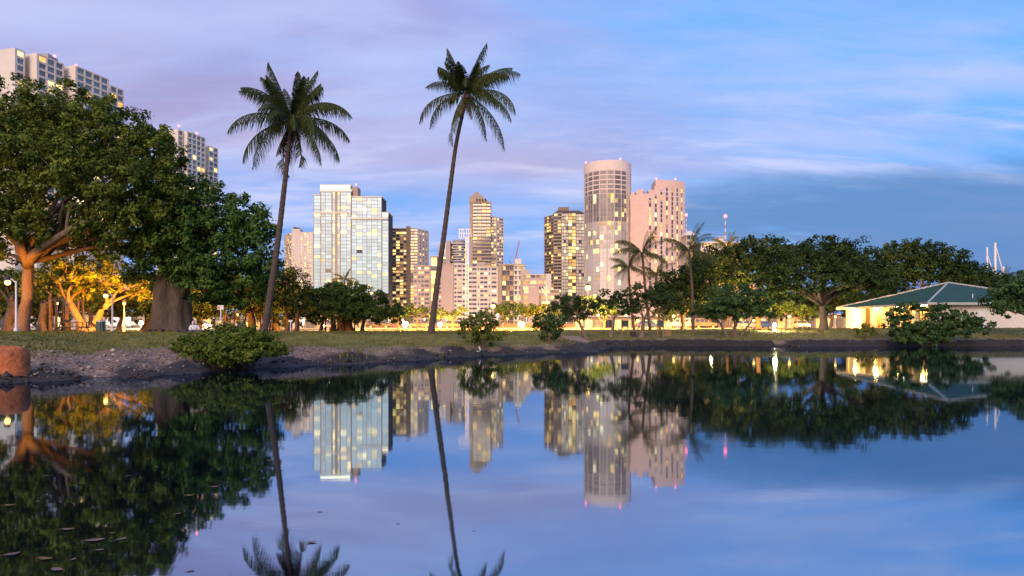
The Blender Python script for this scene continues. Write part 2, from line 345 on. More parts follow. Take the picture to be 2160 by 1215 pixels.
def build_water():
    m = bpy.data.materials.new('still_pond_water'); m.use_nodes = True; nt = m.node_tree; N = nt.nodes; L = nt.links; b = N['Principled BSDF']
    b.inputs['Base Color'].default_value = (0.003, 0.005, 0.010, 1); b.inputs['Roughness'].default_value = 0.035; b.inputs['IOR'].default_value = 8.5; b.inputs['Specular Tint'].default_value = (0.66, 0.82, 1.0, 1)
    tc = N.new('ShaderNodeTexCoord'); mp = N.new('ShaderNodeMapping'); mp.inputs['Scale'].default_value = (.5, 1.1, 1); L.new(tc.outputs['Object'], mp.inputs[0])
    n = N.new('ShaderNodeTexNoise'); n.inputs['Scale'].default_value = 2.2; n.inputs['Detail'].default_value = 3; L.new(mp.outputs[0], n.inputs['Vector'])
    n2 = N.new('ShaderNodeTexNoise'); n2.inputs['Scale'].default_value = .16; n2.inputs['Detail'].default_value = 4; L.new(mp.outputs[0], n2.inputs['Vector'])
    rr = N.new('ShaderNodeMapRange'); rr.inputs[1].default_value = .35; rr.inputs[2].default_value = .68; rr.inputs[3].default_value = .018; rr.inputs[4].default_value = .060; L.new(n2.outputs[0], rr.inputs[0]); L.new(rr.outputs[0], b.inputs['Roughness'])
    bp = N.new('ShaderNodeBump'); bp.inputs['Strength'].default_value = .014; bp.inputs['Distance'].default_value = .05
    L.new(n.outputs[0], bp.inputs['Height']); L.new(bp.outputs[0], b.inputs['Normal'])
    mb = MB(); mb.add([(-4500, -650, 0), (4500, -650, 0), (4500, 400, 0), (-4500, 400, 0)], [(0, 1, 2, 3)])
    mb.build('water', m)['kind'] = 'structure'
build_water()
def build_road():
    mb = MB(); y0, y1, z = 118, 134, 1.75
    mb.add([(-320, y0, z), (320, y0, z), (320, y1, z), (-320, y1, z)], [(0, 1, 2, 3)])
    mb.build('road', M['road'])['kind'] = 'structure'
    mk = MB()
    for i in range(60): mk.add([(-300 + i * 10, 125.9, z + .004), (-297 + i * 10, 125.9, z + .004), (-297 + i * 10, 126.05, z + .004), (-300 + i * 10, 126.05, z + .004)], [(0, 1, 2, 3)])
    mk.build('road_marking', M['sign'])['kind'] = 'structure'
    kb = MB(); kb.box(-320, 320, 117.7, 118, 1.3, z + .12); kb.build('kerb', M['kerb'])['kind'] = 'structure'
build_road()
ROADZ = 1.754

def build_grass_and_rubble():
    n = 150000; D = 17 + 62 * NR.random(n) ** 1.3; px = NR.uniform(-60, 2220, n); x = (px - 1080) / F * D
    d = shore_d(x, D) + sumsin(x, D, 21, f0=.6, f1=3) * 4; near = np.clip((-x - 5) / 5, 0, 1)
    keep = d > 1.9 + near * 2.0 + NR.normal(0, .6, n); x = x[keep]; y = D[keep]; z = gz(x, y); n = len(x)
    h = NR.uniform(.04, .11, n); a = NR.uniform(0, 6.283, n); w = .012 + .0004 * y; lean = NR.normal(0, .04, (n, 2))
    ca, sa = np.cos(a) * w, np.sin(a) * w
    V = np.stack([np.stack([x - ca, y - sa, z - .01], -1), np.stack([x + ca, y + sa, z - .01], -1), np.stack([x + lean[:, 0], y + lean[:, 1], z + h], -1)], 1).reshape(-1, 3)
    t = np.clip(.45 + sumsin(x, y, 33, f0=.3, f1=3) * 2.2 + NR.normal(0, .18, n), 0, 1)
    o = link('grass', np_mesh('grass', V, np.arange(3 * n).reshape(-1, 3), LEAF['grass'], t)); tag(o, 'short dry lawn grass along the pond bank', 'grass', kind='stuff')
    oct_v = np.array([(1, 0, 0), (-1, 0, 0), (0, 1, 0), (0, -1, 0), (0, 0, 1), (0, 0, -1)], float)
    oct_f = np.array([(0, 2, 4), (2, 1, 4), (1, 3, 4), (3, 0, 4), (2, 0, 5), (1, 2, 5), (3, 1, 5), (0, 3, 5)])
    n = 44000; D = 17 + 46 * NR.random(n) ** 1.6; px = NR.uniform(-60, 2220, n); x = (px - 1080) / F * D
    d = shore_d(x, D); near = np.clip((-x - 5) / 5, 0, 1)
    keep = (d > .05 + NR.random(n) ** .4 * 1.4) & (d < 1.5 + near * 2.5 + NR.normal(0, .5, n)); x = x[keep]; y = D[keep]; z = gz(x, y); n = len(x)
    s = NR.uniform(.02, .06, n) * (1 + 1.2 * (NR.random(n) < .05)); sc = NR.uniform(.6, 1.3, (n, 6, 3)) * s[:, None, None]; sc[:, :, 2] *= .6
    V = (oct_v[None] * sc + np.stack([x, y, z + .005], -1)[:, None]).reshape(-1, 3)
    Fc = (oct_f[None] + 6 * np.arange(n)[:, None, None]).reshape(-1, 3)
    rm = leaf_mat('coral_rubble', (.08, .055, .042), (.48, .37, .31), 0.0)
    o = link('rubble', np_mesh('rubble', V, Fc, rm, np.repeat(np.clip(NR.normal(.42, .28, n), 0, 1), 8))); tag(o, 'pale coral rubble scattered over the pond bank', 'rubble', kind='stuff')
build_grass_and_rubble()
def build_bank_edge():
    # dark stones and clods along the waterline, and tufts hanging over the eroded lip
    oct_v = np.array([(1, 0, 0), (-1, 0, 0), (0, 1, 0), (0, -1, 0), (0, 0, 1), (0, 0, -1)], float); oct_f = np.array([(0, 2, 4), (2, 1, 4), (1, 3, 4), (3, 0, 4), (2, 0, 5), (1, 2, 5), (3, 1, 5), (0, 3, 5)])
    n = 60000; D = 16 + 50 * NR.random(n); px = NR.uniform(-60, 2220, n); x = (px - 1080) / F * D; d = shore_d(x, D)
    clump = sumsin(x, D, 77, f0=1.5, f1=6) * 6; keep = (d > -.25) & (d < 1.25) & (NR.random(n) < np.clip(.45 + clump, .06, 1)); x = x[keep]; y = D[keep]; z = gz(x, y); n = len(x)
    s = NR.uniform(.025, .075, n) * (1 + 1.6 * (NR.random(n) < .06)); sc = NR.uniform(.5, 1.4, (n, 6, 3)) * s[:, None, None]; sc[:, :, 2] *= .6
    V = (oct_v[None] * sc + np.stack([x, y, z], -1)[:, None]).reshape(-1, 3); Fc = (oct_f[None] + 6 * np.arange(n)[:, None, None]).reshape(-1, 3)
    cm = leaf_mat('wet_mud_clods', (.012, .009, .008), (.13, .10, .085), 0.0)
    tag(link('mud_clods', np_mesh('mud_clods', V, Fc, cm, np.repeat(np.clip(NR.normal(.25, .25, n), 0, 1), 8))), 'dark stones and mud clods along the waterline', 'mud', kind='stuff')
    n = 70000; D = 18 + 48 * NR.random(n); px = NR.uniform(-60, 2220, n); x = (px - 1080) / F * D; d = shore_d(x, D); near = np.clip((-x - 5) / 5, 0, 1); clump = sumsin(x, D, 78, f0=1.2, f1=5) * 7
    keep = (np.abs(d - (1.5 + near * 2.2) - sumsin(x, D, 79, f0=.5, f1=3) * 5) < .8) & (NR.random(n) < np.clip(.35 + clump, .03, 1)); x = x[keep]; y = D[keep]; z = gz(x, y); n = len(x)
    h = NR.uniform(.08, .24, n); a = NR.uniform(0, 6.283, n); w = .016 + .0003 * y; ln = NR.normal(0, .07, (n, 2)); ca, sa = np.cos(a) * w, np.sin(a) * w
    V = np.stack([np.stack([x - ca, y - sa, z - .02], -1), np.stack([x + ca, y + sa, z - .02], -1), np.stack([x + ln[:, 0], y + ln[:, 1] - .05, z + h], -1)], 1).reshape(-1, 3)
    tag(link('grass_tufts', np_mesh('grass_tufts', V, np.arange(3 * n).reshape(-1, 3), LEAF['grass'], np.clip(NR.normal(.35, .25, n), 0, 1))), 'longer ragged grass tufts along the eroded bank edge', 'grass', kind='stuff')
build_bank_edge()

# ------------------------------------------------------------------ buildings
WCACHE = {}
def window_mesh(w, h, pane, frame, style):
    key = (round(w, 2), round(h, 2), pane.name, frame.name, style)
    if key not in WCACHE:
        mb = MB(); mb.box(-w / 2, w / 2, 0, .05, 0, h, 0)
        t = .07
        if style >= 1: mb.box(-t / 2, t / 2, -.05, -.002, 0, h, 1)
        if style == 2: mb.box(-w / 2, -t, -.05, -.002, h * .28, h * .28 + t, 1); mb.box(t, w / 2, -.05, -.002, h * .28, h * .28 + t, 1)
        WCACHE[key] = mb.mesh('window', [pane, frame])
    return WCACHE[key]
class Bld:
    def __init__(s, name, label, loc, rz=0, cat='building', group=None):
        s.e = thing(name, label, cat, loc, rz, group); s.w = MB(); s.mats = []; s.win = []; s.stuff = {}
    def mi(s, m):
        if m not in s.mats: s.mats.append(m)
        return s.mats.index(m)
    def box(s, *a, m): s.w.box(*a, mi=s.mi(m)); return s
    def facade(s, x0, y0, ang, W, z0, z1, nf, cols, wall, pick, sill=.28, head=.92, t=.35, frame=None, style=1, slab=None, slab_t=0.0, slab_h=.28, wmin=-1e9):
        """cols = list of (u0, u1) window spans; piers fill the gaps; outward normal is to the right of travel"""
        Mx = Matrix.Translation((x0, y0, 0)) @ Matrix.Rotation(ang, 4, 'Z'); fh = (z1 - z0) / nf; wi = s.mi(wall)
        edges = [0.0] + [e for c in cols for e in c] + [W]
        for i in range(0, len(edges), 2):
            if edges[i + 1] - edges[i] > .02: s.w.box(edges[i], edges[i + 1], -t, 0, z0, z1, wi, Mx)
        for (a, b) in cols:
            for k in range(nf):
                zb = z0 + k * fh; s.w.box(a, b, -t * .86, 0, zb - (1 - head) * fh if k else zb, zb + sill * fh, wi, Mx)
            s.w.box(a, b, -t * .86, 0, z1 - (1 - head) * fh, z1, wi, Mx)
        if slab:
            si = s.mi(slab)
            for k in range(nf + 1): s.w.box(-slab_t * .5, W + slab_t * .5, -t - slab_t, -t + .02, z0 + k * fh - slab_h, z0 + k * fh + slab_h, si, Mx)
        for ci, (a, b) in enumerate(cols):
            for k in range(nf):
                zb = z0 + k * fh + sill * fh
                if zb < wmin: continue
                pane = pick(ci, k, nf)
                p = Mx @ Vector(((a + b) / 2, -.09, zb)); s.win.append((zb, p, ang, b - a, (head - sill) * fh, pane, frame or M['mull'], style))
    def done(s, limit=300):
        if s.w.f: s.w.build('wall', s.mats, s.e)
        s.win.sort(key=lambda q: -q[0]); rest = MB(); rm = []
        for i, (zb, p, ang, w, h, pane, fr, st) in enumerate(s.win):
            if i < limit: link('window', window_mesh(w, h, pane, fr, st), s.e, p, ang)
            else:
                if pane not in rm: rm.append(pane)
                rest.box(-w / 2, w / 2, 0, .05, 0, h, rm.index(pane), Matrix.Translation(p) @ Matrix.Rotation(ang, 4, 'Z'))
        if rest.f: rest.build('window_panes', rm, s.e)['kind'] = 'stuff'
        return s.e
def even(W, n, gap, edge=None):
    edge = gap if edge is None else edge; w = (W - 2 * edge - (n - 1) * gap) / n
    return [(edge + i * (w + gap), edge + i * (w + gap) + w) for i in range(n)]
def picker(dark, p=.15, lit=None, p2=0.0, seed=1):
    r = random.Random(seed); lit = lit or M['lit']; p = min(.8, p * 1.9); p2 = p2 * 1.6 + .02
    def f(ci, k, nf):
        q = r.random(); return (M['litd'] if q < p * .38 else lit) if q < p else (M['litw'] if q < p + p2 else dark)
    return f
def beacon(parent, x, y, z, h=1.6, r=.55):
    b = MB(); b.tube([(x, y, z), (x, y, z + h)], .1, 6); b.build('beacon_post', M['steel'], parent)
    l = MB(); l.ball((x, y, z + h + r), r, 8); l.build('beacon_light', M['redlamp'], parent, True)
GB = 1.3

def stepped_condo(label, modules, H, nfl, depth, seed, beacons):
    u = Vector((.284, .959, 0)).normalized(); ang = math.atan2(u.y, u.x)
    o = modules[0]; b = Bld('condominium_tower', label, (o[0], o[1], GB))
    for mi_, (x, y, ln, nb, dh) in enumerate(modules):
        lx, ly = x - o[0], y - o[1]; HH = H - dh
        Mx = Matrix.Translation((lx, ly, 0)) @ Matrix.Rotation(ang, 4, 'Z')
        b.w.box(0, ln, 0, depth, 0, HH - .3, b.mi(M['white']), Mx)             # core; window face looks right of travel
        # blank end wall, set proud of the core
        b.w.box(-.5, 0, -.55, depth, 0, HH, b.mi(M['white']), Mx)
        b.w.box(0, ln, -.55, depth, HH - .3, HH, b.mi(M['white']), Mx)
        fh = 2.85; nf = nfl; z1 = HH - .3; z0 = z1 - fh * nf
        r = random.Random(seed + mi_)
        def pick(ci, k, n):
            q = r.random(); return M['litw'] if q < .06 else (M['lit'] if q < .12 else (M['gblue'] if q < .72 else M['gdark']))
        b.facade(lx, ly, ang, ln, z0, z1, nf, even(ln, nb, .75, .5), M['white'], pick, sill=.2, head=.90, t=.55, frame=M['mulw'], style=2)
        b.w.box(0, ln, -.55, 0, 0, z0, b.mi(M['white']), Mx)
    for bx, by in beacons: beacon(b.e, bx - o[0], by - o[1], H, 3.2, .55)
    ph = MB(); c = Vector(((modules[1][0] + modules[2][0]) / 2 - o[0] - 4, (modules[1][1] + modules[2][1]) / 2 - o[1], 0)); ph.box(c.x - 2, c.x + 1.2, c.y - 1, c.y + 5, H - .1, H + 2.2); ph.build('roof_plant', M['grey'], b.e)
    return b.done()
stepped_condo('tall white stepped condominium block rising above the big round-crowned trees', [(-192.9, 265, 3.6, 1, 0), (-187.9, 270, 11.3, 3, 0), (-180.7, 282.6, 15.7, 4, 0), (-179.6, 304.5, 7.3, 2, 0)], 109.8, 26, 14, 3,
              [(-189, 282), (-186.5, 292)])
stepped_condo('white slab condominium with lit rooms, peeping over the tree slope farther away', [(-182.2, 372, 3.6, 1, 0), (-178.9, 375.8, 13.6, 4, 0), (-176.0, 395.5, 7.6, 2, 2.4)], 109.8, 24, 14, 9,
              [(-184.5, 378), (-181, 392)])

def at_px(px0, px1, ptop, D):
    return px2x(px0, D), (px1 - px0) / F * D, py2z(ptop, D) - GB
def fcols(pxs, px0, D): return [((a - px0) / F * D, (b - px0) / F * D) for a, b in pxs]

def build_beige():
    D = 700; x, W, H = at_px(615, 661, 489, D); b = Bld('apartment_tower', 'pale beige apartment tower with a windowed slanting side, beside the blue glass tower', (x, D, GB))
    b.box(.0, W, .0, 16, 0, H, m=M['pale'])
    b.facade(0, 0, 0, W, 0, H - 1, 37, fcols([(618, 619.5), (634, 637.5), (643, 645), (648, 651), (653.5, 656.5)], 615, D), M['pale'], picker(M['gdark'], .16, p2=.05, seed=4), t=.4, sill=.35, head=.85, style=0, wmin=36)
    b.box(.3, 9.0, -.2, 9, H, H + 3, m=M['pale']); b.box(1.5, 4, 1, 4, H + 3, H + 5, m=M['darkb']); b.box(5, 7.5, 1, 4, H + 3, H + 4.6, m=M['darkb'])
    a = R(180 - 52); L = 20                                                                    # slanting left side
    ca, sa = math.cos(a), math.sin(a)
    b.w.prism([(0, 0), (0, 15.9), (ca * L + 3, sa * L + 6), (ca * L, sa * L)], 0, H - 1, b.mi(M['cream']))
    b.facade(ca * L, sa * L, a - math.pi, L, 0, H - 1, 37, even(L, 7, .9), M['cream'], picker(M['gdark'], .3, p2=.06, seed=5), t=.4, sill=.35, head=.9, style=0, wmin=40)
    b.done()
build_beige()

def build_glass_tower():
    D = 585; px0 = 661; x, W, H = at_px(661, 819, 405, D); b = Bld('glass_tower', 'broad pale-blue glass tower with a glowing rooftop crown and stepped shoulders', (x, D, GB))
    k = D / F; wings = [(661, 675.5, 412, [(662, 675)]), (675.5, 741, 405, [(677.5, 686), (686.8, 699), (702, 706.5), (712, 716.5), (719, 731), (731.8, 739.5)]),
                        (741, 805, 416, [(742, 751.5), (752.2, 764), (764.7, 773), (774.2, 783), (783.7, 795.5), (796.2, 804)]), (805, 819, 449, [(806, 818)])]
    r = random.Random(21); fh = 3.0
    for wi, (a, c, top, cols) in enumerate(wings):
        h = py2z(top, D) - GB; xa, xb = (a - px0) * k, (c - px0) * k; dy = (.9, 0, .5, 1.3)[wi]
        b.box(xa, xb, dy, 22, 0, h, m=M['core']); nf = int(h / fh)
        wallm = M['mull'] if wi != 1 else M['tan']
        def pick(ci, kk, nf, wi=wi):
            small = wi == 1 and ci in (2, 3)
            q = r.random()
            if q < (.09 if not small else .3): return M['litw']
            if wi == 2 and ci == 1 and q < .30: return M['litw']
            return M['gdark'] if q > .985 else M['gsky']
        b.facade(xa, dy, 0, xb - xa, h - nf * fh, h, nf, [((p - a) * k, (q - a) * k) for p, q in cols], wallm, pick, sill=.06, head=.97, t=.3, frame=M['mull'], style=1, wmin=30)
        b.box(xa - .3, xb + .3, dy - .8, 22, h, h + .9, m=M['white'])
    for a, c, py in ((661, 741, 449), (741, 819, 461)):
        b.box((a - px0) * k, (c - px0) * k - .05, -1.0, -.32, py2z(py + 2, D) - GB, py2z(py - 2, D) - GB, m=M['white'])
    b.box(13 * k, 81 * k, 1, 20, H + .9, H + 2.6, m=M['gsky'])
    b.box(79.5 * k, 92 * k, 3, 14, H - 5, H + 5, m=M['tan']); e = b.done()
    cb = MB(); z0, z1 = H + 2.6, py2z(391, D) - GB
    n = 14
    for i in range(n):
        u0 = 15 * k + i * (63 * k / n); cb.box(u0 + .12, u0 + 63 * k / n - .12, -.4, .1, z0, z1)
    cb.build('crown_light', M['crown'], e); rf = MB(); rf.box(14 * k, 79 * k, -.8, 18, z1, z1 + .7); rf.build('crown_roof', M['white'], e)
    beacon(e, 88 * k, 3, H + 5, 1.5, .7)
build_glass_tower()

def build_brown_lit():
    D = 640; px0 = 820; x, W, H = at_px(820, 881, 483, D); b = Bld('apartment_tower', 'brown concrete apartment tower with a tall plain pier and many amber lit windows', (x, D, GB)); k = D / F
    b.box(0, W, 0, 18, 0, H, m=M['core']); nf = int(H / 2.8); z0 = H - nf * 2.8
    b.facade(0, 0, 0, W, z0, H, nf, [((p - px0) * k, (q - px0) * k) for p, q in ((820.5, 827), (828, 835), (836, 843), (844, 850.5), (851.5, 857), (866.5, 873), (874, 880.5))], M['tan'], picker(M['gdark'], .22, p2=.05, seed=8), sill=.38, head=.98, t=.4, style=1, wmin=22)
    b.box(37.2 * k, 46.2 * k, -1.2, -.42, 0, H + 2.5, m=M['brown']); b.box(-.2, W + .2, -.6, 18, H, H + .7, m=M['tan'])
    a = R(62); L = 17.5; b.w.prism([(W, 0), (W + math.cos(a) * L, math.sin(a) * L), (W - 3, 20)], 0, H + .4, b.mi(M['pale']))
    b.facade(W, 0, a, L, z0, H, nf, even(L, 3, 3.0), M['pale'], picker(M['gdark'], .1, seed=9), sill=.38, head=.92, t=.4, style=0, wmin=22)
    b.done()
build_brown_lit()

def build_pink_slab():
    D = 430; px0 = 872; k = D / F; x = px2x(px0, D); b = Bld('apartment_block', 'long pale pink mid-rise apartment block with a blank end panel and a glazed stair tower', (x, D, GB))
    def Z(py): return py2z(py, D) - GB
    def seg(a, c, top, cols, wall, sd, p=.12, dy=0.0, dark=None, **kw):
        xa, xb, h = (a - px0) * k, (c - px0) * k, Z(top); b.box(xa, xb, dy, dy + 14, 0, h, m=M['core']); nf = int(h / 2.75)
        b.facade(xa, dy, 0, xb - xa, h - .8 - nf * 2.75, h - .8, nf, [((q - a) * k, (w - a) * k) for q, w in cols], wall, picker(dark or M['gdark'], p, p2=.06, seed=sd), t=.35, wmin=10, **kw)
        b.box(xa - .2, xb + .2 - .25, dy - .7, dy + 14, h - .8, h, m=wall)
    seg(872, 908, 560, [(874, 879), (883, 887), (889, 894), (896, 905)], M['pink'], 31, sill=.42, head=.88, style=1)
    seg(908.5, 923, 541, [(909.5, 922)], M['tan'], 32, .75, -.8, sill=.05, head=.97, style=1)
    seg(923.5, 957, 556, [(926, 930)], M['pink'], 33, .1, -.4, sill=.42, head=.88, style=0)
    seg(957.5, 986, 556, [(958.5, 963), (965, 974), (976, 985)], M['pale'], 34, .1, 0, sill=.42, head=.88, style=1)
    seg(986.5, 1051, 562, [(988, 995), (996, 1005), (1008, 1011), (1013, 1020), (1021, 1028), (1031, 1034), (1037, 1047)], M['pale'], 35, .1, .4, sill=.42, head=.88, style=1)
    b.box(0, 179 * k, 4, 12, Z(562), Z(562) + .5, m=M['brown']); b.box(133 * k, 152 * k, 2, 9, Z(562), Z(552), m=M['cream'])
    b.done()
    px1 = 1051.6; b = Bld('apartment_block', 'cream balcony block with shaded amber balconies next to white ones', (px2x(px1, D), D - 1, GB))
    h = Z(560); w1, w2, w3 = 7 * k, 32 * k, 55 * k
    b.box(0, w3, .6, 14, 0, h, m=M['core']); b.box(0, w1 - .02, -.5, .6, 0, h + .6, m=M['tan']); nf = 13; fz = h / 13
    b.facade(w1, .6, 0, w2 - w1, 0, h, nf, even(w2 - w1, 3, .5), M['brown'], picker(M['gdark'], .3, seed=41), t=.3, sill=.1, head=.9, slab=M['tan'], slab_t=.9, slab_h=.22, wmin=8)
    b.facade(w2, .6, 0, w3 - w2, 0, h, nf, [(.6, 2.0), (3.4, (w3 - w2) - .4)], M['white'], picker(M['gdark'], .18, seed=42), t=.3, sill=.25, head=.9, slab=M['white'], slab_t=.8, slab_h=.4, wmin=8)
    b.box(w1 - .5, w3 + .6, -.9, 13, h + .3, h + .9, m=M['cream']); b.box(34 * k, 48 * k, 3, 8, h + .9, h + 4.4, m=M['white']); b.done()
build_pink_slab()

def build_far_round():
    D = 820; k = D / F; px0 = 925; b = Bld('apartment_tower', 'distant apartment tower with rounded balcony bands, behind the pink slab block', (px2x(px0, D), D, GB))
    h = py2z(512, D) - GB; nf = int(h / 3.0)
    b.box(0, 26 * k, 0, 16, 0, h - 2, m=M['core']); b.facade(0, 0, 0, 17 * k, h - 2 - 33 * 3, h - 2, 33, even(17 * k, 2, .8), M['grey'], picker(M['gdark'], .1, seed=51), slab=M['pale'], slab_t=.5, slab_h=.5, wmin=60)
    b.box(17 * k, 25 * k, -1.2, 12, 0, h + 2.5, m=M['pink']); cx, cy, rr = 42 * k, 9, 16.5 * k
    pts = [(cx + rr * math.cos(t * math.pi / 8), cy + rr * math.sin(t * math.pi / 8)) for t in range(16)]
    b.w.prism(pts, 0, h, b.mi(M['core']))
    for i in range(34): b.w.prism([(cx + (q[0] - cx) * 1.06, cy + (q[1] - cy) * 1.06) for q in pts], h - i * 3 - 1.35, h - i * 3, b.mi(M['pale']))
    for t in range(8, 16):
        a0 = t * math.pi / 8; p0 = pts[t]; p1 = pts[(t + 1) % 16]; ang = math.atan2(p1[1] - p0[1], p1[0] - p0[0]); L = math.dist(p0, p1)
        for i in range(20):
            b.win.append((h - i * 3 - 2.8, Vector(((p0[0] + p1[0]) / 2, (p0[1] + p1[1]) / 2, h - i * 3 - 2.9)) + Vector((math.sin(ang), -math.cos(ang), 0)) * .12, ang, L * .8, 1.5, M['lit'] if rng.random() < .14 else M['gdark'], M['mull'], 1))
    b.w.prism([(cx + (q[0] - cx) * .8, cy + (q[1] - cy) * .8) for q in pts], h, h + 4, b.mi(M['grey'])); b.done()
build_far_round()

def build_pyramid_tower():
    D = 625; k = D / F; px0 = 991; b = Bld('apartment_tower', 'slender banded tower with a pointed pyramid top', (px2x(px0, D), D, GB))
    h = py2z(428, D) - GB; W = 44 * k; b.box(.8, W, 0, 20, 0, h, m=M['core']); nf = int(h / 3.1); z0 = h - nf * 3.1
    b.box(0, 6 * k, -1.6, 20, 0, h + 3, m=M['tan'])
    b.facade(6 * k, 0, 0, W - 6 * k, z0, h, nf, even(W - 6 * k, 4, .35, .2), M['brown'], picker(M['gdark'], .08, p2=.0, seed=61), t=.25, sill=.05, head=.95, slab=M['tan'], slab_t=1.5, slab_h=.55, wmin=30)
    # pyramid top with four dark vents
    t0, t1 = h + .6, py2z(402, D) - GB; ap = ((14.5) * k, 3, t1); q = [(-.3, -2.2), (W - 2, -2.2), (W - 2, 20), (-.3, 20)]; zc = (t0 + 4.0, t0 + .6, t0 + .6, t0 + 4)
    b.w.add([(q[i][0], q[i][1], t0 - .55) for i in range(4)] + [(q[i][0], q[i][1], zc[i]) for i in range(4)] + [ap], [(3, 2, 1, 0), (0, 1, 5, 4), (1, 2, 6, 5), (2, 3, 7, 6), (3, 0, 4, 7), (4, 5, 8), (5, 6, 8), (6, 7, 8), (7, 4, 8)], b.mi(M['tan']))
    e = b.done(limit=290)
    for i in range(4):
        v = MB(); v.box(0, 1.3, -2.75, -2.25, 0, 2.3); v.build('roof_vent', M['core'], e, loc=(14 * k + i * 2.6, 0, t0 + .3))
    D2 = 640; k2 = D2 / F; px0 = 1035; b = Bld('apartment_tower', 'pale gridded tower attached to the right flank of the pointed tower', (px2x(px0, D2), D2, GB))
    h = py2z(459, D2) - GB; W = 12.5 * k2; nf = int(h / 2.9); z0 = h - nf * 2.9; b.box(0, W, 0, 16, 0, h, m=M['core'])
    b.facade(0, 0, 0, W, z0, h, nf, even(W, 2, .6), M['pale'], picker(M['gdark'], .3, p2=.14, seed=63), sill=.35, head=.95, t=.4, wmin=45)
    a = R(42); L = 8.4; b.w.prism([(W, 0), (W + math.cos(a) * L, math.sin(a) * L), (W + 2, 15.9)], 0, h, b.mi(M['core']))
    b.facade(W, 0, a, L, z0, h - .5, nf, even(L, 3, .7), M['pale'], picker(M['gdark'], .1, p2=.03, seed=64), sill=.4, head=.9, t=.4, wmin=45, style=0)
    b.box(-.2, W + .3, -.7, 15, h, h + .8, m=M['white']); b.done()
build_pyramid_tower()

def build_terraces():
    D = 415; k = D / F; px0 = 1108; b = Bld('terraced_building', 'low stepped pinkish building with strip windows and a blank concrete box', (px2x(px0, D), D, GB))
    def Z(py): return py2z(py, D) - GB
    for (a, c, top, dy, sd) in ((1108, 1152, 579, 4, 71), (1102, 1163, 592, 2, 72), (1104, 1180, 612, 0, 73)):
        xa, xb, h = (a - px0) * k, (c - px0) * k, Z(top); nf = max(2, int(h / 3.4)); b.box(xa, xb, dy, dy + 16, 0, h, m=M['core'])
        b.facade(xa, dy, 0, xb - xa, h - nf * 3.4, h, nf, even(xb - xa, 4, .7), M['pink'], picker(M['gdark'], .32, p2=.08, seed=sd), sill=.5, head=.95, t=.4, wmin=9)
        b.box(xa - .3, xb + .3, dy - .8, dy + 16, h, h + .5, m=M['pale'])
    b.box(6 * k, 29 * k, -3.2, -.5, 0, Z(606), m=M['pink']); b.box(44 * k, 55 * k, 1.4, 10, Z(612) + .5, Z(577), m=M['pale']); b.box(-10 * k, 10 * k, 8, 16, 0, Z(566), m=M['cream'])
    b.done()
build_terraces()

def build_bronze_tower():
    D = 617; k = D / F; px0 = 1168; b = Bld('apartment_tower', 'dark bronze faceted apartment tower with pale glass columns, beside the round tower', (px2x(px0, D), D, GB))
    h = py2z(450, D) - GB; nf = int(h / 3.0); z0 = h - nf * 3.0; W = 64 * k
    b.box(0, W, 0, 20, 0, h, m=M['core'])
    b.facade(0, 0, 0, 16.3 * k, z0, h - .1, nf, even(16.3 * k, 2, .4), M['brown'], picker(M['gdark'], .12, seed=81), sill=.3, head=.98, t=.3, slab=M['tan'], slab_t=.6, slab_h=.45, wmin=30)
    def pk(ci, kk, n, r=random.Random(82)):
        q = r.random(); return M['litw'] if q < .10 else (M['gdark'] if q > .97 else M['gsilver'])
    b.facade(16.4 * k, 0, 0, 14 * k, z0, h, nf, even(14 * k, 3, .25, .2), M['darkb'], pk, sill=.12, head=.97, t=.5, wmin=30)
    b.facade(30.5 * k, 0, 0, 16.5 * k, z0, h, nf, even(16.5 * k, 2, .4, .3), M['brown'], picker(M['gdark'], .34, p2=.12, seed=83), sill=.2, head=.97, t=.3, wmin=30)
    b.facade(47.1 * k, 0, 0, W - 47.1 * k, z0, h - .5, nf, even(W - 47.1 * k, 3, .25, .2), M['darkb'], pk, sill=.12, head=.97, t=.5, wmin=30)
    a = R(-62 + 180); L = 16; ca, sa = math.cos(a), math.sin(a)
    b.w.prism([(0, 0), (0, 19.9), (ca * L + 1, sa * L + 4), (ca * L, sa * L)], 0, h - 1.5, b.mi(M['core']))
    b.facade(ca * L, sa * L, a - math.pi, L, z0, h - 1.6, nf, even(L, 4, .5), M['brown'], picker(M['gdark'], .2, seed=84), sill=.3, head=.98, t=.3, slab=M['brown'], slab_t=.5, slab_h=.4, wmin=30)
    b.w.add([(-.5, -.8, h + .01), (W + .4, -.8, h + .01), (W + .4, 20, h + .01), (-.5, 20, h + .01), (4, 3, h + 3), (W - 4, 3, h + 3), (W - 4, 17, h + 3), (4, 17, h + 3)], [(3, 2, 1, 0), (4, 5, 6, 7), (0, 1, 5, 4), (1, 2, 6, 5), (2, 3, 7, 6), (3, 0, 4, 7)], b.mi(M['darkb']))
    b.box(11 * k, 33 * k, 4, 15, h + 2.8, py2z(435, D) - GB, m=M['brown']); b.done()
build_bronze_tower()

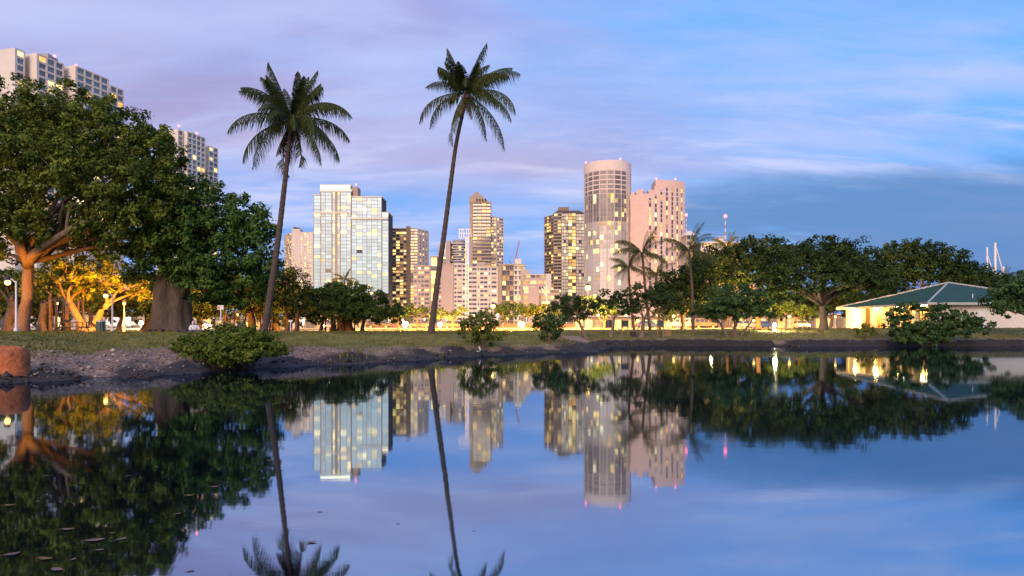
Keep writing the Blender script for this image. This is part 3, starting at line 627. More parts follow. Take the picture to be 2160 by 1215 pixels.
def build_cylinder():
    D = 440; k = D / F; Rr = 50 * k; cx, cy = px2x(1282, D + 14), D + 15.5
    b = Bld('round_hotel_tower', 'tall round hotel tower with a white crown band and gridded glass bays', (cx, cy, GB)); Hh = py2z(337, D) - GB; n = 20; top = py2z(358, D) - GB
    pts = [(Rr * math.cos(2 * math.pi * i / n + math.pi / n), Rr * math.sin(2 * math.pi * i / n + math.pi / n)) for i in range(n)]
    b.w.prism(pts, 0, top, b.mi(M['core'])); fine = [(Rr * 1.02 * math.cos(i * math.pi / 32), Rr * 1.02 * math.sin(i * math.pi / 32)) for i in range(64)]
    b.w.prism(fine, top, Hh, b.mi(M['palet'])); up = 5; fh = 3.05; zs = top - up * fh
    r = random.Random(91)
    for i in range(n):
        p0, p1 = pts[i], pts[(i + 1) % n]; ang = math.atan2(p1[1] - p0[1], p1[0] - p0[0]); L = math.dist(p0, p1); ny = -math.cos(ang)
        mid = math.degrees(math.atan2((p0[1] + p1[1]) / 2, (p0[0] + p1[0]) / 2)); vis = ny < .12
        solid = -45 < mid < -30                                           # the plain pink bay on the right flank
        cols = even(L, 1, .45, .28) if not solid else [(.5, 1.3)]
        def pa(ci, kk, nf): return M['lit'] if r.random() < .015 else M['gbrown']
        def pb(ci, kk, nf):
            q = r.random(); f = kk / nf
            if q < .15: return M['litd'] if q < .04 else (M['lit'] if q < .10 else M['litw'])
            return M['gbrown'] if f > .76 else M['gsilver']
        b.facade(p0[0], p0[1], ang, L, zs, top, up, cols, M['palet'], pa, sill=.10, head=.86, t=.35, frame=M['darkb'], style=2, wmin=0 if vis else 1e9)
        nf = 26; b.facade(p0[0], p0[1], ang, L, zs - nf * 2.95, zs, nf, cols if solid else even(L, 2, .1, .28), M['palet'] if solid else M['mulw'], pb, sill=.03, head=.985, t=.3, frame=M['darkb'], style=2, wmin=(zs - nf * 2.95) if vis else 1e9)
    e = b.done()
    for ax in (-.97, .42): beacon(e, ax * Rr, -.25 * Rr if ax < 0 else -.85 * Rr, Hh, .6, .55)
build_cylinder()

def build_pink_tower():
    D = 440; k = D / F; px0 = 1368; b = Bld('hotel_tower', 'pink stepped hotel tower with dark vertical window slots and a raised roof block', (px2x(px0, D), D, GB))
    def Z(py): return py2z(py, D) - GB
    tops = [Z(405), Z(392), Z(392), Z(392), Z(392), Z(392), Z(392)]; wtop = [Z(418), Z(410), Z(402), Z(395), Z(395), Z(395), Z(395)]; a = R(2); p = Vector((0, 0, 0)); fl = 2.95; pts = [p.copy()]
    for i in range(7):
        a += R(2.5 if i < 4 else 7); p = p + Vector((math.cos(a), math.sin(a), 0)) * 3.75; pts.append(p.copy())
    for i in range(7):
        p0, p1 = pts[i], pts[i + 1]; ang = math.atan2(p1.y - p0.y, p1.x - p0.x); L = (p1 - p0).length; h = tops[i]
        b.w.prism([(p0.x, p0.y), (p1.x, p1.y), (p1.x + .5, p1.y + 17), (p0.x + .5, p0.y + 17)], 0, h, b.mi(M['pinkt']))
        hw = wtop[i]; nf = int((hw - 2) / fl); b.w.box(0, L, -.5, 0, hw, h, b.mi(M['pinkt']), Matrix.Translation(p0) @ Matrix.Rotation(ang, 4, 'Z')); b.facade(p0.x, p0.y, ang, L, hw - nf * fl, hw, nf, [(.25, 1.55)], M['pinkt'], picker(M['gdark'], .17, p2=.03, seed=100 + i), sill=.12, head=.96, t=.5, style=0, wmin=20)
        if i < 1: b.w.prism([(p0.x - .2, p0.y - .7), (p1.x, p1.y - .7), (p1.x + .3, p1.y + 16.8), (p0.x + .3, p0.y + 16.8)], h + .01, h + 1.2, b.mi(M['pinkt']))
    for zz in (Z(404), Z(413), Z(424)):
        for i in range(7):
            if zz > wtop[i] - .5: continue
            p0, p1 = pts[i], pts[i + 1]; ang = math.atan2(p1.y - p0.y, p1.x - p0.x); Mx = Matrix.Translation(p0) @ Matrix.Rotation(ang, 4, 'Z')
            b.w.box(.02, (p1 - p0).length - .02, -.62, -.505, zz - .3, zz + .3, b.mi(M['palet']), Mx)
    # raised block, following the curve
    b.w.prism([(q.x + (.8 if j == 0 else 0), q.y - .58 + (.2 if j == 0 else 0)) for j, q in enumerate(pts[1:])] + [(pts[-1].x + .5, pts[-1].y + 14), (pts[1].x + 1, pts[1].y + 14)], tops[4] + .01, Z(379), b.mi(M['pinkt']))
    # blank left face with fine courses
    ln = 36 * k; a2 = R(180 - 28); q = Vector((math.cos(a2), math.sin(a2), 0)) * ln * 1.1
    b.w.prism([(0, -.3), (.4, 16.8), (q.x + 4, q.y + 12), (q.x, q.y)], 0, Z(408), b.mi(M['pinkt']))
    for i in range(34):
        z = 8 + i * 2.95
        if z < Z(408) - 1.4: b.w.prism([(-.05, -.35), (q.x - .05, q.y - .06), (q.x - .02, q.y + .0), (-.02, -.31)], z, z + 2.75, b.mi(M['pinkt']))
    b.w.prism([(-3, 1.2), (.2, 14), (-4, 14), (-7, 4)], Z(408), Z(398), b.mi(M['pinkt'])); b.w.prism([(-8, 6), (-5, 14), (-8, 14), (-10, 8)], Z(408), Z(401), b.mi(M['palet']))
    e = b.done(); beacon(e, pts[1].x + 1.6, pts[1].y + 2, Z(379), .5, .55); beacon(e, pts[5].x, pts[5].y + 1, Z(379), .7, .6)
build_pink_tower()

def build_right_blocks():
    D = 330; k = D / F; px0 = 1478; b = Bld('hotel_block', 'low white hotel block with a lift tower, seen over the dark trees', (px2x(px0, D), D, GB))
    def Z(py): return py2z(py, D) - GB
    b.box(0, 84 * k, 0, 14, 0, Z(512), m=M['core']); nf = 8
    b.facade(0, 0, 0, 36 * k, Z(512) - nf * 3.4, Z(512), nf, even(36 * k, 6, .5), M['pale'], picker(M['gdark'], .3, seed=111), sill=.25, head=.9, t=.4, slab=M['white'], slab_t=.8, slab_h=.35, wmin=20)
    b.facade(46.2 * k, 0, 0, 37.8 * k, Z(512) - nf * 3.4, Z(512), nf, even(37.8 * k, 7, .5), M['cream'], picker(M['gdark'], .4, seed=112), sill=.25, head=.9, t=.4, wmin=20)
    b.box(36.1 * k, 46 * k, -1.5, 8, 0, Z(502), m=M['white']); b.box(34 * k, 47.5 * k, -2.2, 9, Z(502), Z(500.5), m=M['pale']); b.box(-.3, 84 * k + .3, -.9, 14.3, Z(512), Z(510), m=M['white']); b.done()
    D = 380; k = D / F; b = Bld('hotel_block', 'narrow building with lit upturned white eaves beside the pink tower', (px2x(1447, D), D, GB)); W = 19 * k; h = py2z(497, D) - GB
    b.box(0, W, 0, 12, 0, h, m=M['cream']); b.facade(0, 0, 0, W, h - 30, h, 10, even(W, 2, .6), M['cream'], picker(M['gdark'], .6, seed=113), t=.3, sill=.3, head=.9, wmin=30)
    b.w.add([(-1, -1.5, h), (W + 1, -1.5, h), (W + 1, 13, h), (-1, 13, h), (W * .3, 3, h + 3), (W * .7, 3, h + 3), (W * .7, 9, h + 3), (W * .3, 9, h + 3)], [(3, 2, 1, 0), (4, 5, 6, 7), (0, 1, 5, 4), (1, 2, 6, 5), (2, 3, 7, 6), (3, 0, 4, 7)], b.mi(M['white'])); b.done()
build_right_blocks()

def lattice_mast(name, label, cat, px, ptop, D, base_py, r=.35, banded=True):
    x = px2x(px, D); z1 = py2z(ptop, D); z0 = py2z(base_py, D); e = thing(name, label, cat, (x, D, z0)); n = 7; h = z1 - z0
    for i in range(n):
        m = MB(); m.tube([(0, 0, h * i / n), (0, 0, h * (i + 1) / n - .02)], r * (1 - .4 * i / n), 6); m.build('mast_section', M['rsteel'] if i % 2 == 0 else M['wsteel'], e)
    l = MB(); l.ball((0, 0, h + .7), .8, 8); l.build('beacon_light', M['redlamp'], e, True)
lattice_mast('radio_mast', 'red and white banded radio mast with a red beacon, on the low white hotel', 'mast', 1530, 459, 336, 511.9)
lattice_mast('radio_mast', 'thin radio mast with a red beacon just right of the pink tower', 'mast', 1447.5, 456, 386, 494, .25)

def build_low_rises():
    """lit ground-level shops and walls behind the park trees"""
    D = 240
    for i, (a, c, top, m_, lab) in enumerate(((455, 600, 672, 'cream', 'long low cream shop row glowing behind the banyan trunks'), (640, 800, 676, 'tan', 'low tan arcade with lit openings behind the domed banyan'), (1210, 1420, 668, 'tan', 'low tan hotel podium with bright openings behind the parked cars'),
                                       (1520, 1810, 664, 'tan', 'low lit podium behind the umbrella tree trunks'), (-90, 440, 660, 'cream', 'long low cream wall of shops behind the root curtains and white vans'))):
        x, W, H = at_px(a, c, top, D); b = Bld('low_building', lab, (x, D + i, GB)); b.box(0, W, 0, 9, 0, H, m=M['core']); n = max(4, int(W / 3.4))
        b.facade(0, 0, 0, W, 0, H, 1, even(W, n, .8), M[m_], picker(M['gdark'], .42, p2=.06, seed=120 + i), sill=.12, head=.78, t=.4, style=1); b.box(-.4, W + .4, -1.4, 9.4, H, H + .35, m=M['white']); b.done()
build_low_rises()

# ------------------------------------------------------------------ boundary wall with railing along the road
def build_wall():
    y = 141; z = g(0, y); x0, x1 = px2x(790, y), px2x(1215, y); e = thing('boundary_wall', 'long low plastered wall with a top railing beyond the road', 'wall', (x0, y, z)); n = 14; w = (x1 - x0) / n
    pm = MB(); pm.box(.02, w - .3, 0, .2, 0, 1.25); me = pm.mesh('wall_panel', [M['brown']]); pp = MB(); pp.box(w - .28, w, -.06, .26, 0, 1.5); mp = pp.mesh('pier', [M['tan']])
    rm = MB(); rm.tube([(0, .1, 1.42), (w - .28, .1, 1.42)], .03, 6); mr = rm.mesh('rail', [M['steel']])
    for i in range(n): link('wall_panel', me, e, (i * w, 0, 0)); link('pier', mp, e, (i * w, 0, 0)); link('rail', mr, e, (i * w, 0, 0))
build_wall()

# ------------------------------------------------------------------ trees
def crown_mesh(name, lobes, mat_, dens=1.1, per=26, rc=.7, ls=.26, seed=1, under=-.35, flat=.75, ragged=.14):
    r = np.random.default_rng(seed); CV, CN, CR = [], [], []
    for (cx, cy, cz, rx, ry, rz_) in lobes:
        area = 4 * math.pi * ((rx * ry) ** 1.6 / 3 + (rx * rz_) ** 1.6 / 3 + (ry * rz_) ** 1.6 / 3) ** (1 / 1.6); n = max(6, int(area * dens))
        v = r.normal(size=(n * 2, 3)); v /= np.linalg.norm(v, axis=1)[:, None]; v = v[(v[:, 2] > under) | (r.random(len(v)) < .25)][:n]
        s = np.where(r.random(len(v)) < .78, r.uniform(.84, 1.0 + ragged, len(v)), r.uniform(.3, .85, len(v)))
        CV.append(np.array([cx, cy, cz]) + v * s[:, None] * np.array([rx, ry, rz_])); CN.append(v); CR.append(rc * r.uniform(.55, 1.25, len(v)))
    C = np.concatenate(CV); Nn = np.concatenate(CN); CRr = np.concatenate(CR); nc = len(C)
    off = r.normal(size=(nc, per, 3)); off /= np.linalg.norm(off, axis=2)[..., None]; off[..., 2] = off[..., 2] * flat
    P = C[:, None] + off * (CRr[:, None] * r.uniform(.35, 1.0, (nc, per)))[..., None]
    nor = off * .7 + Nn[:, None] * .5 + np.array([0, 0, .35]) + r.normal(0, .45, (nc, per, 3)); nor /= np.linalg.norm(nor, axis=2)[..., None]
    t = np.cross(nor, r.normal(size=(nc, per, 3))); t /= np.linalg.norm(t, axis=2)[..., None] + 1e-9; b = np.cross(nor, t)
    s = (ls * r.uniform(.6, 1.35, (nc, per)))[..., None]; L2 = t * s * .62; W2 = b * s * .36; dip = nor * s * .12
    V = np.stack([P - L2 - dip, P - W2 + dip * .3, P + L2 - dip, P + W2 + dip * .3], 2).reshape(-1, 3); nq = nc * per
    ti = np.clip(r.normal(.46, .25, (nc, 1)) + r.normal(0, .16, (nc, per)), 0, 1).ravel()
    return np_mesh(name, V, np.arange(nq * 4).reshape(-1, 4), mat_, ti)
def limb(mb, p0, p1, r0, r1, seed, bend=.12, seg=7, n=8):
    q = random.Random(seed); P0, P1 = Vector(p0), Vector(p1); L = (P1 - P0).length; pts = []; rad = []
    o1 = Vector((q.uniform(-1, 1), q.uniform(-1, 1), q.uniform(-.2, .5))) * bend * L; o2 = Vector((q.uniform(-1, 1), q.uniform(-1, 1), q.uniform(-.5, .3))) * bend * L * .6
    for i in range(seg + 1):
        t = i / seg; pts.append(P0.lerp(P1, t) + o1 * math.sin(math.pi * t) + o2 * math.sin(2 * math.pi * t)); rad.append(r0 + (r1 - r0) * t)
    mb.tube(pts, rad, n); return pts
def tree(name, label, cat, D, base_px, lobes_px, trunks, leaf, bark='bark', dens=1.1, per=26, rc=.7, ls=.26, seed=1, dscale=.9, group=None, limbs=True, r0=.3, fork=.45, base_y=None, under=-.35, ragged=.14, lr=.35):
    """lobes_px: (px, py, rx_px, ry_px, depth offset m); trunks: list of (px base, px fork, py fork, radius)"""
    D0 = base_y or D; x0 = px2x(base_px, D0); z0 = g(x0, D0) - .05; k = D / F; e = thing(name, label, cat, (x0, D0, z0), group=group)
    lob = [(px2x(a, D + d) - x0, D + d - D0, py2z(b, D + d) - z0, c * k, (c * .5 + h * .5) * k * dscale, h * k) for a, b, c, h, d in lobes_px]
    link('crown', crown_mesh('crown', lob, LEAF[leaf], dens, per, rc, ls, seed, under, ragged=ragged), e)
    tm = MB(); forks = []
    for ti, (bp, fp, fy, rr) in enumerate(trunks):
        b0 = Vector((px2x(bp, D0) - x0, rng.uniform(-.3, .3) * (ti > 0), -.15)); f0 = Vector((px2x(fp, D0) - x0, 0, py2z(fy, D0) - z0)); P = []; Rd = []
        for i in range(9):
            t = i / 8; P.append(b0.lerp(f0, t) + Vector((math.sin(t * 5 + seed + ti), math.cos(t * 4 + seed), 0)) * rr * .25 * math.sin(math.pi * t)); Rd.append(rr * (1 + .6 * (1 - t) ** 7 - .22 * t))
        tm.tube(P, Rd, 12); forks.append((P[-1], rr * .78))
    if limbs:
        for i, l in enumerate(lob):
            f, rr = min(forks, key=lambda q: abs(q[0].x - l[0])); limb(tm, f - Vector((0, 0, rr * .6)), (l[0], l[1], l[2] + l[5] * .15), rr * lr * 1.5, rr * .12, seed * 31 + i, .13)
            c = Vector((l[0], l[1], l[2]))
            for j in range(3):
                q = random.Random(seed * 77 + i * 5 + j); d = Vector((q.uniform(-1, 1) * l[3], q.uniform(-1, 1) * l[4], q.uniform(-.1, .9) * l[5])) * .85
                limb(tm, f.lerp(c, .62), c + d, rr * .22, rr * .05, seed * 13 + i * 3 + j, .1, 5, 6)
    tm.build('trunk', M[bark], e, True); return e, lob

BIG = [(30, 262, 100, 88, 0), (150, 268, 92, 78, .5), (238, 292, 80, 72, 0), (322, 345, 56, 74, .5), (-75, 300, 110, 120, 0), (50, 372, 120, 86, -2.0), (190, 392, 110, 92, -2.2), (300, 440, 78, 84, -.8),
       (-55, 440, 105, 100, -1.5), (240, 492, 74, 52, -1.8), (20, 480, 70, 50, -2.6), (120, 330, 110, 90, 2), (150, 480, 60, 40, 1), (350, 420, 50, 70, 1), (300, 520, 60, 40, 0), (-30, 540, 60, 30, 1), (340, 350, 40, 60, 2), (180, 520, 60, 26, 3)]
tree('broadleaf_tree', 'huge broad-crowned tree with an orange-lit slanting trunk above the lawn', 'tree', 47, 45, BIG, [(44, 62, 545, .40)], 'big', dens=1.35, per=48, rc=.60, ls=.20, seed=5, ragged=.18, lr=.5)
def big_branches():
    e = [o for o in COL.objects if o.name == 'broadleaf_tree'][0]; D = 44.6; m = MB()
    def P(px, py, d=0): return Vector((px2x(px, D + d), D + d, py2z(py, D + d))) - e.location
    m.tube([P(56, 560, 2.2), P(72, 535, 1.2), P(105, 512, .3), P(140, 490, -.3), P(165, 470, -.4), P(188, 466, -.4)], [.34, .30, .25, .2, .15, .08], 10)
    m.tube([P(140, 492, -.2), P(143, 460, -.2), P(150, 425, -.1)], [.13, .1, .05], 8); m.tube([P(60, 560, 2), P(45, 520, 1), P(35, 470, 0), P(10, 430, 0)], [.3, .24, .17, .08], 10)
    m.build('branch', M['bark'], e, True)
big_branches()
KAP = [(400, 446, 92, 66, 0), (478, 470, 78, 66, 0), (538, 500, 46, 58, 0), (350, 500, 66, 86, .5), (425, 532, 100, 60, -1.5), (516, 560, 68, 54, -1), (462, 594, 80, 36, -1.6), (556, 580, 36, 44, 0), (400, 500, 70, 50, 2), (340, 552, 62, 40, -1.2), (410, 572, 60, 24, -2.2), (300, 590, 40, 22, .8), (500, 625, 56, 24, -.5), (450, 628, 30, 20, -.8)]
def kapok():
    D = 49; e, lob = tree('kapok_tree', 'massive grey buttressed kapok tree with dense dark green crown', 'tree', D, 362, KAP, [(350, 352, 575, .6), (385, 392, 580, .4)], 'kapok', 'barkg', dens=1.3, per=42, rc=.58, ls=.215, seed=8, ragged=.22)
    m = MB(); n = 72; k = D / F; q = random.Random(5)
    # one great trunk of merged vertical columns: outline radius is the union of several round ribs
    ribs = [(-.78, -.25, .62), (-.30, -.60, .60), (.22, -.50, .42), (.62, -.45, .60), (1.05, -.10, .42), (.5, .5, .8), (-.5, .5, .8), (-1.05, .1, .45)]
    zs = [(-.15, 1.22), (.15, 1.10), (.5, 1.02), (1.2, .95), (2.2, .88), (3.2, .78), (4.1, .64), (5.2, .46)]; o = 0
    for zz, sc in zs:
        for j in range(n):
            a = 2 * math.pi * j / n; ca, sa = math.cos(a), math.sin(a); best = .3
            for rx, ry, rr in ribs:
                rr2 = rr * (1 + .10 * math.sin(zz * 1.7 + rx * 5)); bq = rx * ca + ry * sa; disc = bq * bq - (rx * rx + ry * ry - rr2 * rr2)
                if disc > 0: best = max(best, bq + math.sqrt(disc))
            best *= 1 + .03 * math.sin(9 * a + zz * 2) ; m.v.append((best * sc * ca, best * sc * sa, zz))
    for i in range(len(zs) - 1):
        for j in range(n): m.f.append((i * n + j, i * n + (j + 1) % n, (i + 1) * n + (j + 1) % n, (i + 1) * n + j)); m.m.append(0)
    m.tube([((392 - 362) * k, -.4, 2.6), ((400 - 362) * k, -.7, 3.3), ((417 - 362) * k, -1.0, 3.75)], [.3, .2, .09], 10)
    for i in range(9):
        a = -math.pi * (i + .5) / 9; r0 = 1.45; m.tube([(r0 * math.cos(a), r0 * math.sin(a) * .9, .16), (r0 * 1.35 * math.cos(a + .1), r0 * 1.3 * math.sin(a + .1), .03), (r0 * 1.7 * math.cos(a + .05), r0 * 1.6 * math.sin(a + .05), -.08)], [.14, .09, .04], 6)
    m.build('buttress', M['barkg'], e, True)
kapok()
# orange-lit fork tree and the banyans round it, under the big crown
tree('fork_tree', 'low forked tree glowing orange beside the park lamp', 'tree', 57, 182, [(110, 585, 60, 36, 0), (165, 570, 62, 40, .5), (225, 580, 62, 40, 1), (270, 605, 50, 34, 1), (85, 610, 40, 26, 2), (190, 610, 46, 24, 2.5), (310, 618, 40, 26, 2)],
     [(180, 150, 640, .32), (186, 228, 640, .30)], 'big', dens=1.2, per=22, rc=.55, ls=.24, seed=12, lr=.45)
def banyan(label, D, px, lobes, trunks, roots, seed, group=None, leaf='banyan', **kw):
    e, lob = tree('banyan_tree', label, 'tree', D, px, lobes, trunks, leaf, 'barkg', seed=seed, group=group, **kw)
    q = random.Random(seed)
    x0, z0 = e.location.x, e.location.z
    for rp, ry in roots:
        xx = px2x(rp, D) - x0; top = py2z(ry, D) - z0; m = MB(); yy = q.uniform(-1.2, 1.2)
        m.tube([(xx, yy, -.1), (xx + q.uniform(-.1, .1), yy, top * .5), (xx + q.uniform(-.15, .15), yy, top)], [q.uniform(.09, .2), .07, .1], 7); m.build('aerial_root', M['barkg'], e, True)
    return e
banyan('banyan with a curtain of aerial roots, left of the forked orange tree', 64, 95, [(60, 600, 60, 30, 1), (120, 592, 60, 32, 1), (20, 598, 56, 32, 1), (-40, 600, 60, 34, 1), (170, 610, 50, 26, 2.5)], [(92, 92, 640, .4), (18, 26, 635, .5)],
       [(70 + i * 6.2, 632) for i in range(5)] + [(104 + i * 5, 630) for i in range(14)] + [(2 + i * 7, 630) for i in range(3)], 15, dens=1.0, per=22, rc=.6, ls=.26)
banyan('dark banyan with many thin roots between the kapok and the leaning palm', 66, 530, [(455, 600, 56, 36, 0), (510, 608, 62, 40, 0), (565, 612, 52, 42, 0), (612, 618, 44, 48, .5), (480, 640, 52, 22, -.5), (560, 645, 60, 20, -.5), (640, 640, 36, 34, 1), (600, 585, 26, 24, 0)],
       [(534, 528, 660, .36), (608, 606, 660, .32), (625, 628, 662, .25)], [(470 + i * 8, 662) for i in range(7)] + [(548 + i * 7, 664) for i in range(5)], 17, dens=1.15, per=24, rc=.62, ls=.26)
DOME = [(705, 640, 62, 40, 0), (760, 642, 60, 36, 0), (655, 650, 46, 34, .5), (805, 655, 42, 24, .5), (725, 622, 52, 24, 0), (700, 660, 60, 22, -1.5), (770, 662, 60, 18, -1), (640, 668, 34, 20, 0), (832, 666, 22, 12, 0)]
banyan('wide dome-crowned banyan standing on several trunks in front of the glass tower', 76, 712, DOME, [(702, 704, 668, .34), (722, 722, 668, .5), (738, 737, 668, .45), (763, 768, 670, .22), (676, 680, 670, .22)],
       [(710, 668), (748, 668), (690, 668)], 19, dens=1.4, per=26, rc=.55, ls=.25, under=-.5)
# lamp-lit street trees, mid distance
def small_tree(label, D, px, lobes, seed, leaf='hau', r=.18, fy=675, group='street trees beyond the road', name='street_tree', fpx=None, trunks=None, **kw):
    kk = dict(dens=1.1, per=20, rc=.6, ls=.28); kk.update(kw)
    return tree(name, label, 'tree', D, px, lobes, trunks or [(px, fpx or px, fy, r)], leaf, seed=seed, group=group, **kk)
small_tree('lamp-lit yellowish street tree left of the slender palm, before the pink slab', 112, 880, [(878, 656, 26, 14, 0), (900, 662, 24, 14, 0), (860, 664, 18, 12, 0)], 31)
small_tree('thin open street tree just right of the slender palm', 104, 955, [(938, 662, 22, 13, 0), (962, 664, 20, 12, 0), (978, 654, 12, 8, 0), (925, 668, 16, 10, 0)], 32, dens=.75)
small_tree('yellow-lit street tree behind the pole lamp', 124, 1066, [(1050, 658, 26, 15, 0), (1078, 654, 28, 17, 0), (1100, 660, 24, 15, 0)], 33)
small_tree('round street tree between the pole lamp and the leaning bank tree', 118, 1135, [(1120, 656, 26, 16, 0), (1142, 660, 26, 16, 0), (1160, 665, 22, 14, 0)], 34, leaf='banyan')
small_tree('yellow-lit tree below the tall bright lamp', 112, 1275, [(1262, 652, 22, 18, 0), (1285, 658, 24, 16, 0), (1245, 640, 20, 16, 0)], 35, fy=680)
small_tree('lamp-lit yellow tree behind the umbrella tree trunk', 112, 1690, [(1670, 652, 26, 16, 0), (1700, 660, 26, 16, 0), (1640, 656, 22, 14, 0)], 36)
small_tree('lamp-lit tree between the low banyan trunks and the domed crown', 110, 840, [(840, 664, 20, 10, 0), (822, 668, 18, 9, 0)], 38)
# bank trees on the right
small_tree('small bank tree with a trunk leaning over the sandy spit', 60, 1240, [(1195, 640, 30, 20, 0), (1218, 652, 34, 18, -.5), (1178, 662, 24, 16, 0), (1235, 648, 22, 16, .5), (1205, 670, 24, 10, -.6)], 41, 'dark', .16, 680, 'trees on the far bank', 'bank_tree', fpx=1222, ls=.22, rc=.45, dens=1.7)
small_tree('dark bank tree with a thin forked trunk beside the first green board', 64, 1288, [(1290, 632, 28, 22, 0), (1312, 640, 26, 22, 0), (1275, 648, 22, 16, 0), (1330, 650, 20, 18, 0)], 42, 'dark', .16, 672, 'trees on the far bank', 'bank_tree', fpx=1295, ls=.22, rc=.45, dens=1.6)
small_tree('dark bank tree with low arching limbs between the two green boards', 65, 1352, [(1345, 622, 28, 22, .5), (1372, 640, 34, 26, 0), (1405, 646, 30, 24, 0), (1340, 652, 26, 18, -.5), (1385, 618, 24, 16, 1), (1425, 638, 26, 26, 1)], 43, 'dark', .2, 672, 'trees on the far bank', 'bank_tree', fpx=1358, ls=.22, rc=.45, dens=1.6)
small_tree('dense dark tree rising behind the white off-road car', 88, 1440, [(1430, 600, 40, 34, 0), (1470, 590, 44, 40, 0), (1400, 620, 30, 26, 0), (1495, 620, 34, 40, 0), (1445, 640, 36, 20, 0)], 44, 'dark', .3, 665, 'dark park trees', 'park_tree', ls=.3, rc=.7, dens=1.2, per=24)
small_tree('round low spreading tree with rounded leaves at the far water edge', 65, 1545, [(1545, 622, 46, 22, 0), (1580, 640, 46, 26, 0), (1510, 644, 40, 24, 0), (1550, 650, 56, 22, -1.4), (1600, 660, 28, 20, 0), (1482, 664, 26, 14, 0), (1535, 668, 36, 10, -1)], 45, 'hau', .2, 682, 'trees on the far bank', 'bank_tree', ls=.24, rc=.42, dens=2.0, per=24,
           trunks=[(1535, 1520, 682, .14), (1550, 1552, 680, .2), (1562, 1580, 684, .12)])
UMB = [(1735, 535, 62, 34, 0), (1670, 556, 58, 36, 0), (1800, 548, 58, 38, 0), (1850, 575, 42, 30, 0), (1635, 590, 46, 30, 0), (1720, 575, 70, 34, -2.4), (1790, 590, 62, 30, -2), (1660, 612, 44, 22, -1), (1860, 600, 34, 20, -1), (1745, 548, 66, 36, 3)]
tree('umbrella_tree', 'spreading umbrella-shaped tree with forked pale trunk left of the pavilion', 'tree', 74, 1737, UMB, [(1737, 1735, 640, .42)], 'dark', 'barkg', dens=1.35, per=26, rc=.62, ls=.26, seed=51, lr=.55, ragged=.2)
for i, (px, D, lob, lab) in enumerate(((1600, 92, [(1600, 535, 50, 32, 0), (1560, 555, 44, 34, 0), (1640, 545, 44, 34, 0), (1530, 590, 40, 36, 0), (1590, 590, 56, 36, -1), (1500, 560, 34, 36, 0)], 'dark broad tree left of the umbrella tree, in front of the low hotel'),
                                   (1920, 112, [(1905, 545, 46, 32, 0), (1950, 540, 46, 30, 0), (1995, 556, 46, 30, 0), (1885, 580, 44, 30, 0), (2030, 582, 40, 26, 0), (1950, 582, 60, 30, -1)], 'dark broad tree directly behind the pavilion roof'),
                                   (2055, 120, [(2050, 585, 36, 28, 0), (2090, 600, 34, 24, 0), (2020, 600, 36, 26, 0), (2125, 605, 30, 22, 0)], 'dark tree at the foot of the white masts'),
                                   (1845, 100, [(1840, 590, 40, 30, 0), (1815, 610, 36, 26, 0), (1872, 612, 36, 26, 0)], 'dark tree squeezed between the umbrella tree and the pavilion'))):
    small_tree(lab, D, px, lob, 60 + i, 'dark', .34, 640, 'dark park trees', 'park_tree', ls=.36, rc=.85, dens=.95, per=26, ragged=.25)
small_tree('leaning tree at the far right bank, half hiding the pavilion wall', 64.5, 2200, [(2130, 620, 44, 30, 0), (2110, 640, 34, 28, 0), (2165, 610, 46, 36, 0), (2150, 650, 50, 22, 0), (2210, 620, 60, 50, 0)], 71, 'hau', .26, 668, 'trees on the far bank', 'bank_tree', fpx=2175, ls=.24, rc=.42, dens=1.9, per=24)

for i in range(12):
    px = -30 + i * 56; D = 92 + (i * 37) % 16; q = random.Random(300 + i)
    tree('banyan_tree', 'dark tree in the row behind the lamp-lit park trees', 'tree', D, px, [(px + q.uniform(-30, 30), q.uniform(608, 660), q.uniform(34, 48), q.uniform(22, 34), q.uniform(-1, 1)) for _ in range(5)], [(px, px + q.uniform(-8, 8), 664, q.uniform(.25, .5))], 'banyan', 'barkg', dens=.8, per=22, rc=.8, ls=.36, seed=300 + i, group='row of trees behind the lamp-lit park')
for i in range(13):
    px = 1440 + i * 62; D = 142 + (i * 29) % 18; q = random.Random(340 + i)
    tree('park_tree', 'dark tree in the far row across the road behind the pavilion', 'tree', D, px, [(px + q.uniform(-32, 32), q.uniform(622, 662), q.uniform(28, 40), q.uniform(15, 22), q.uniform(-1, 1)) for _ in range(5)], [(px, px + q.uniform(-6, 6), 676, q.uniform(.2, .4))], 'dark', 'bark', dens=.6, per=20, rc=1.0, ls=.48, seed=340 + i, group='far row of trees across the road')
# shrubs
def shrub(label, D, px, lobes, seed, leaf='bush', ls=.12, rc=.26, dens=7, per=24, stems=6, under=-.7):
    x0 = px2x(px, D); z0 = g(x0, D) - .05; k = D / F; e = thing('shrub', label, 'shrub', (x0, D, z0), group='shrubs on the pond bank')
    lob = [(px2x(a, D) - x0, d, py2z(b, D) - z0, c * k, (c + h) * .5 * k, h * k) for a, b, c, h, d in lobes]
    link('foliage', crown_mesh('foliage', lob, LEAF[leaf], dens, per, rc, ls, seed, under, ragged=.22), e); q = random.Random(seed); m = MB()
    for i in range(stems):
        l = lob[i % len(lob)]; limb(m, (q.uniform(-.2, .2), q.uniform(-.15, .15), 0), (l[0], l[1], l[2]), .035, .012, seed + i, .15, 5, 6)
    m.build('stem', M['bark'], e, True)
shrub('broad dense dome-shaped shrub beside the rubble on the near bank', 24.6, 490, [(440, 732, 62, 26, 0), (490, 722, 66, 36, .2), (540, 732, 52, 28, 0), (470, 742, 64, 22, -.5), (520, 748, 42, 18, -.5), (410, 722, 36, 18, .3), (480, 704, 34, 20, .5), (575, 740, 26, 18, .2), (498, 756, 26, 12, -.7)], 81, ls=.10, rc=.20, dens=13, per=26, stems=9)
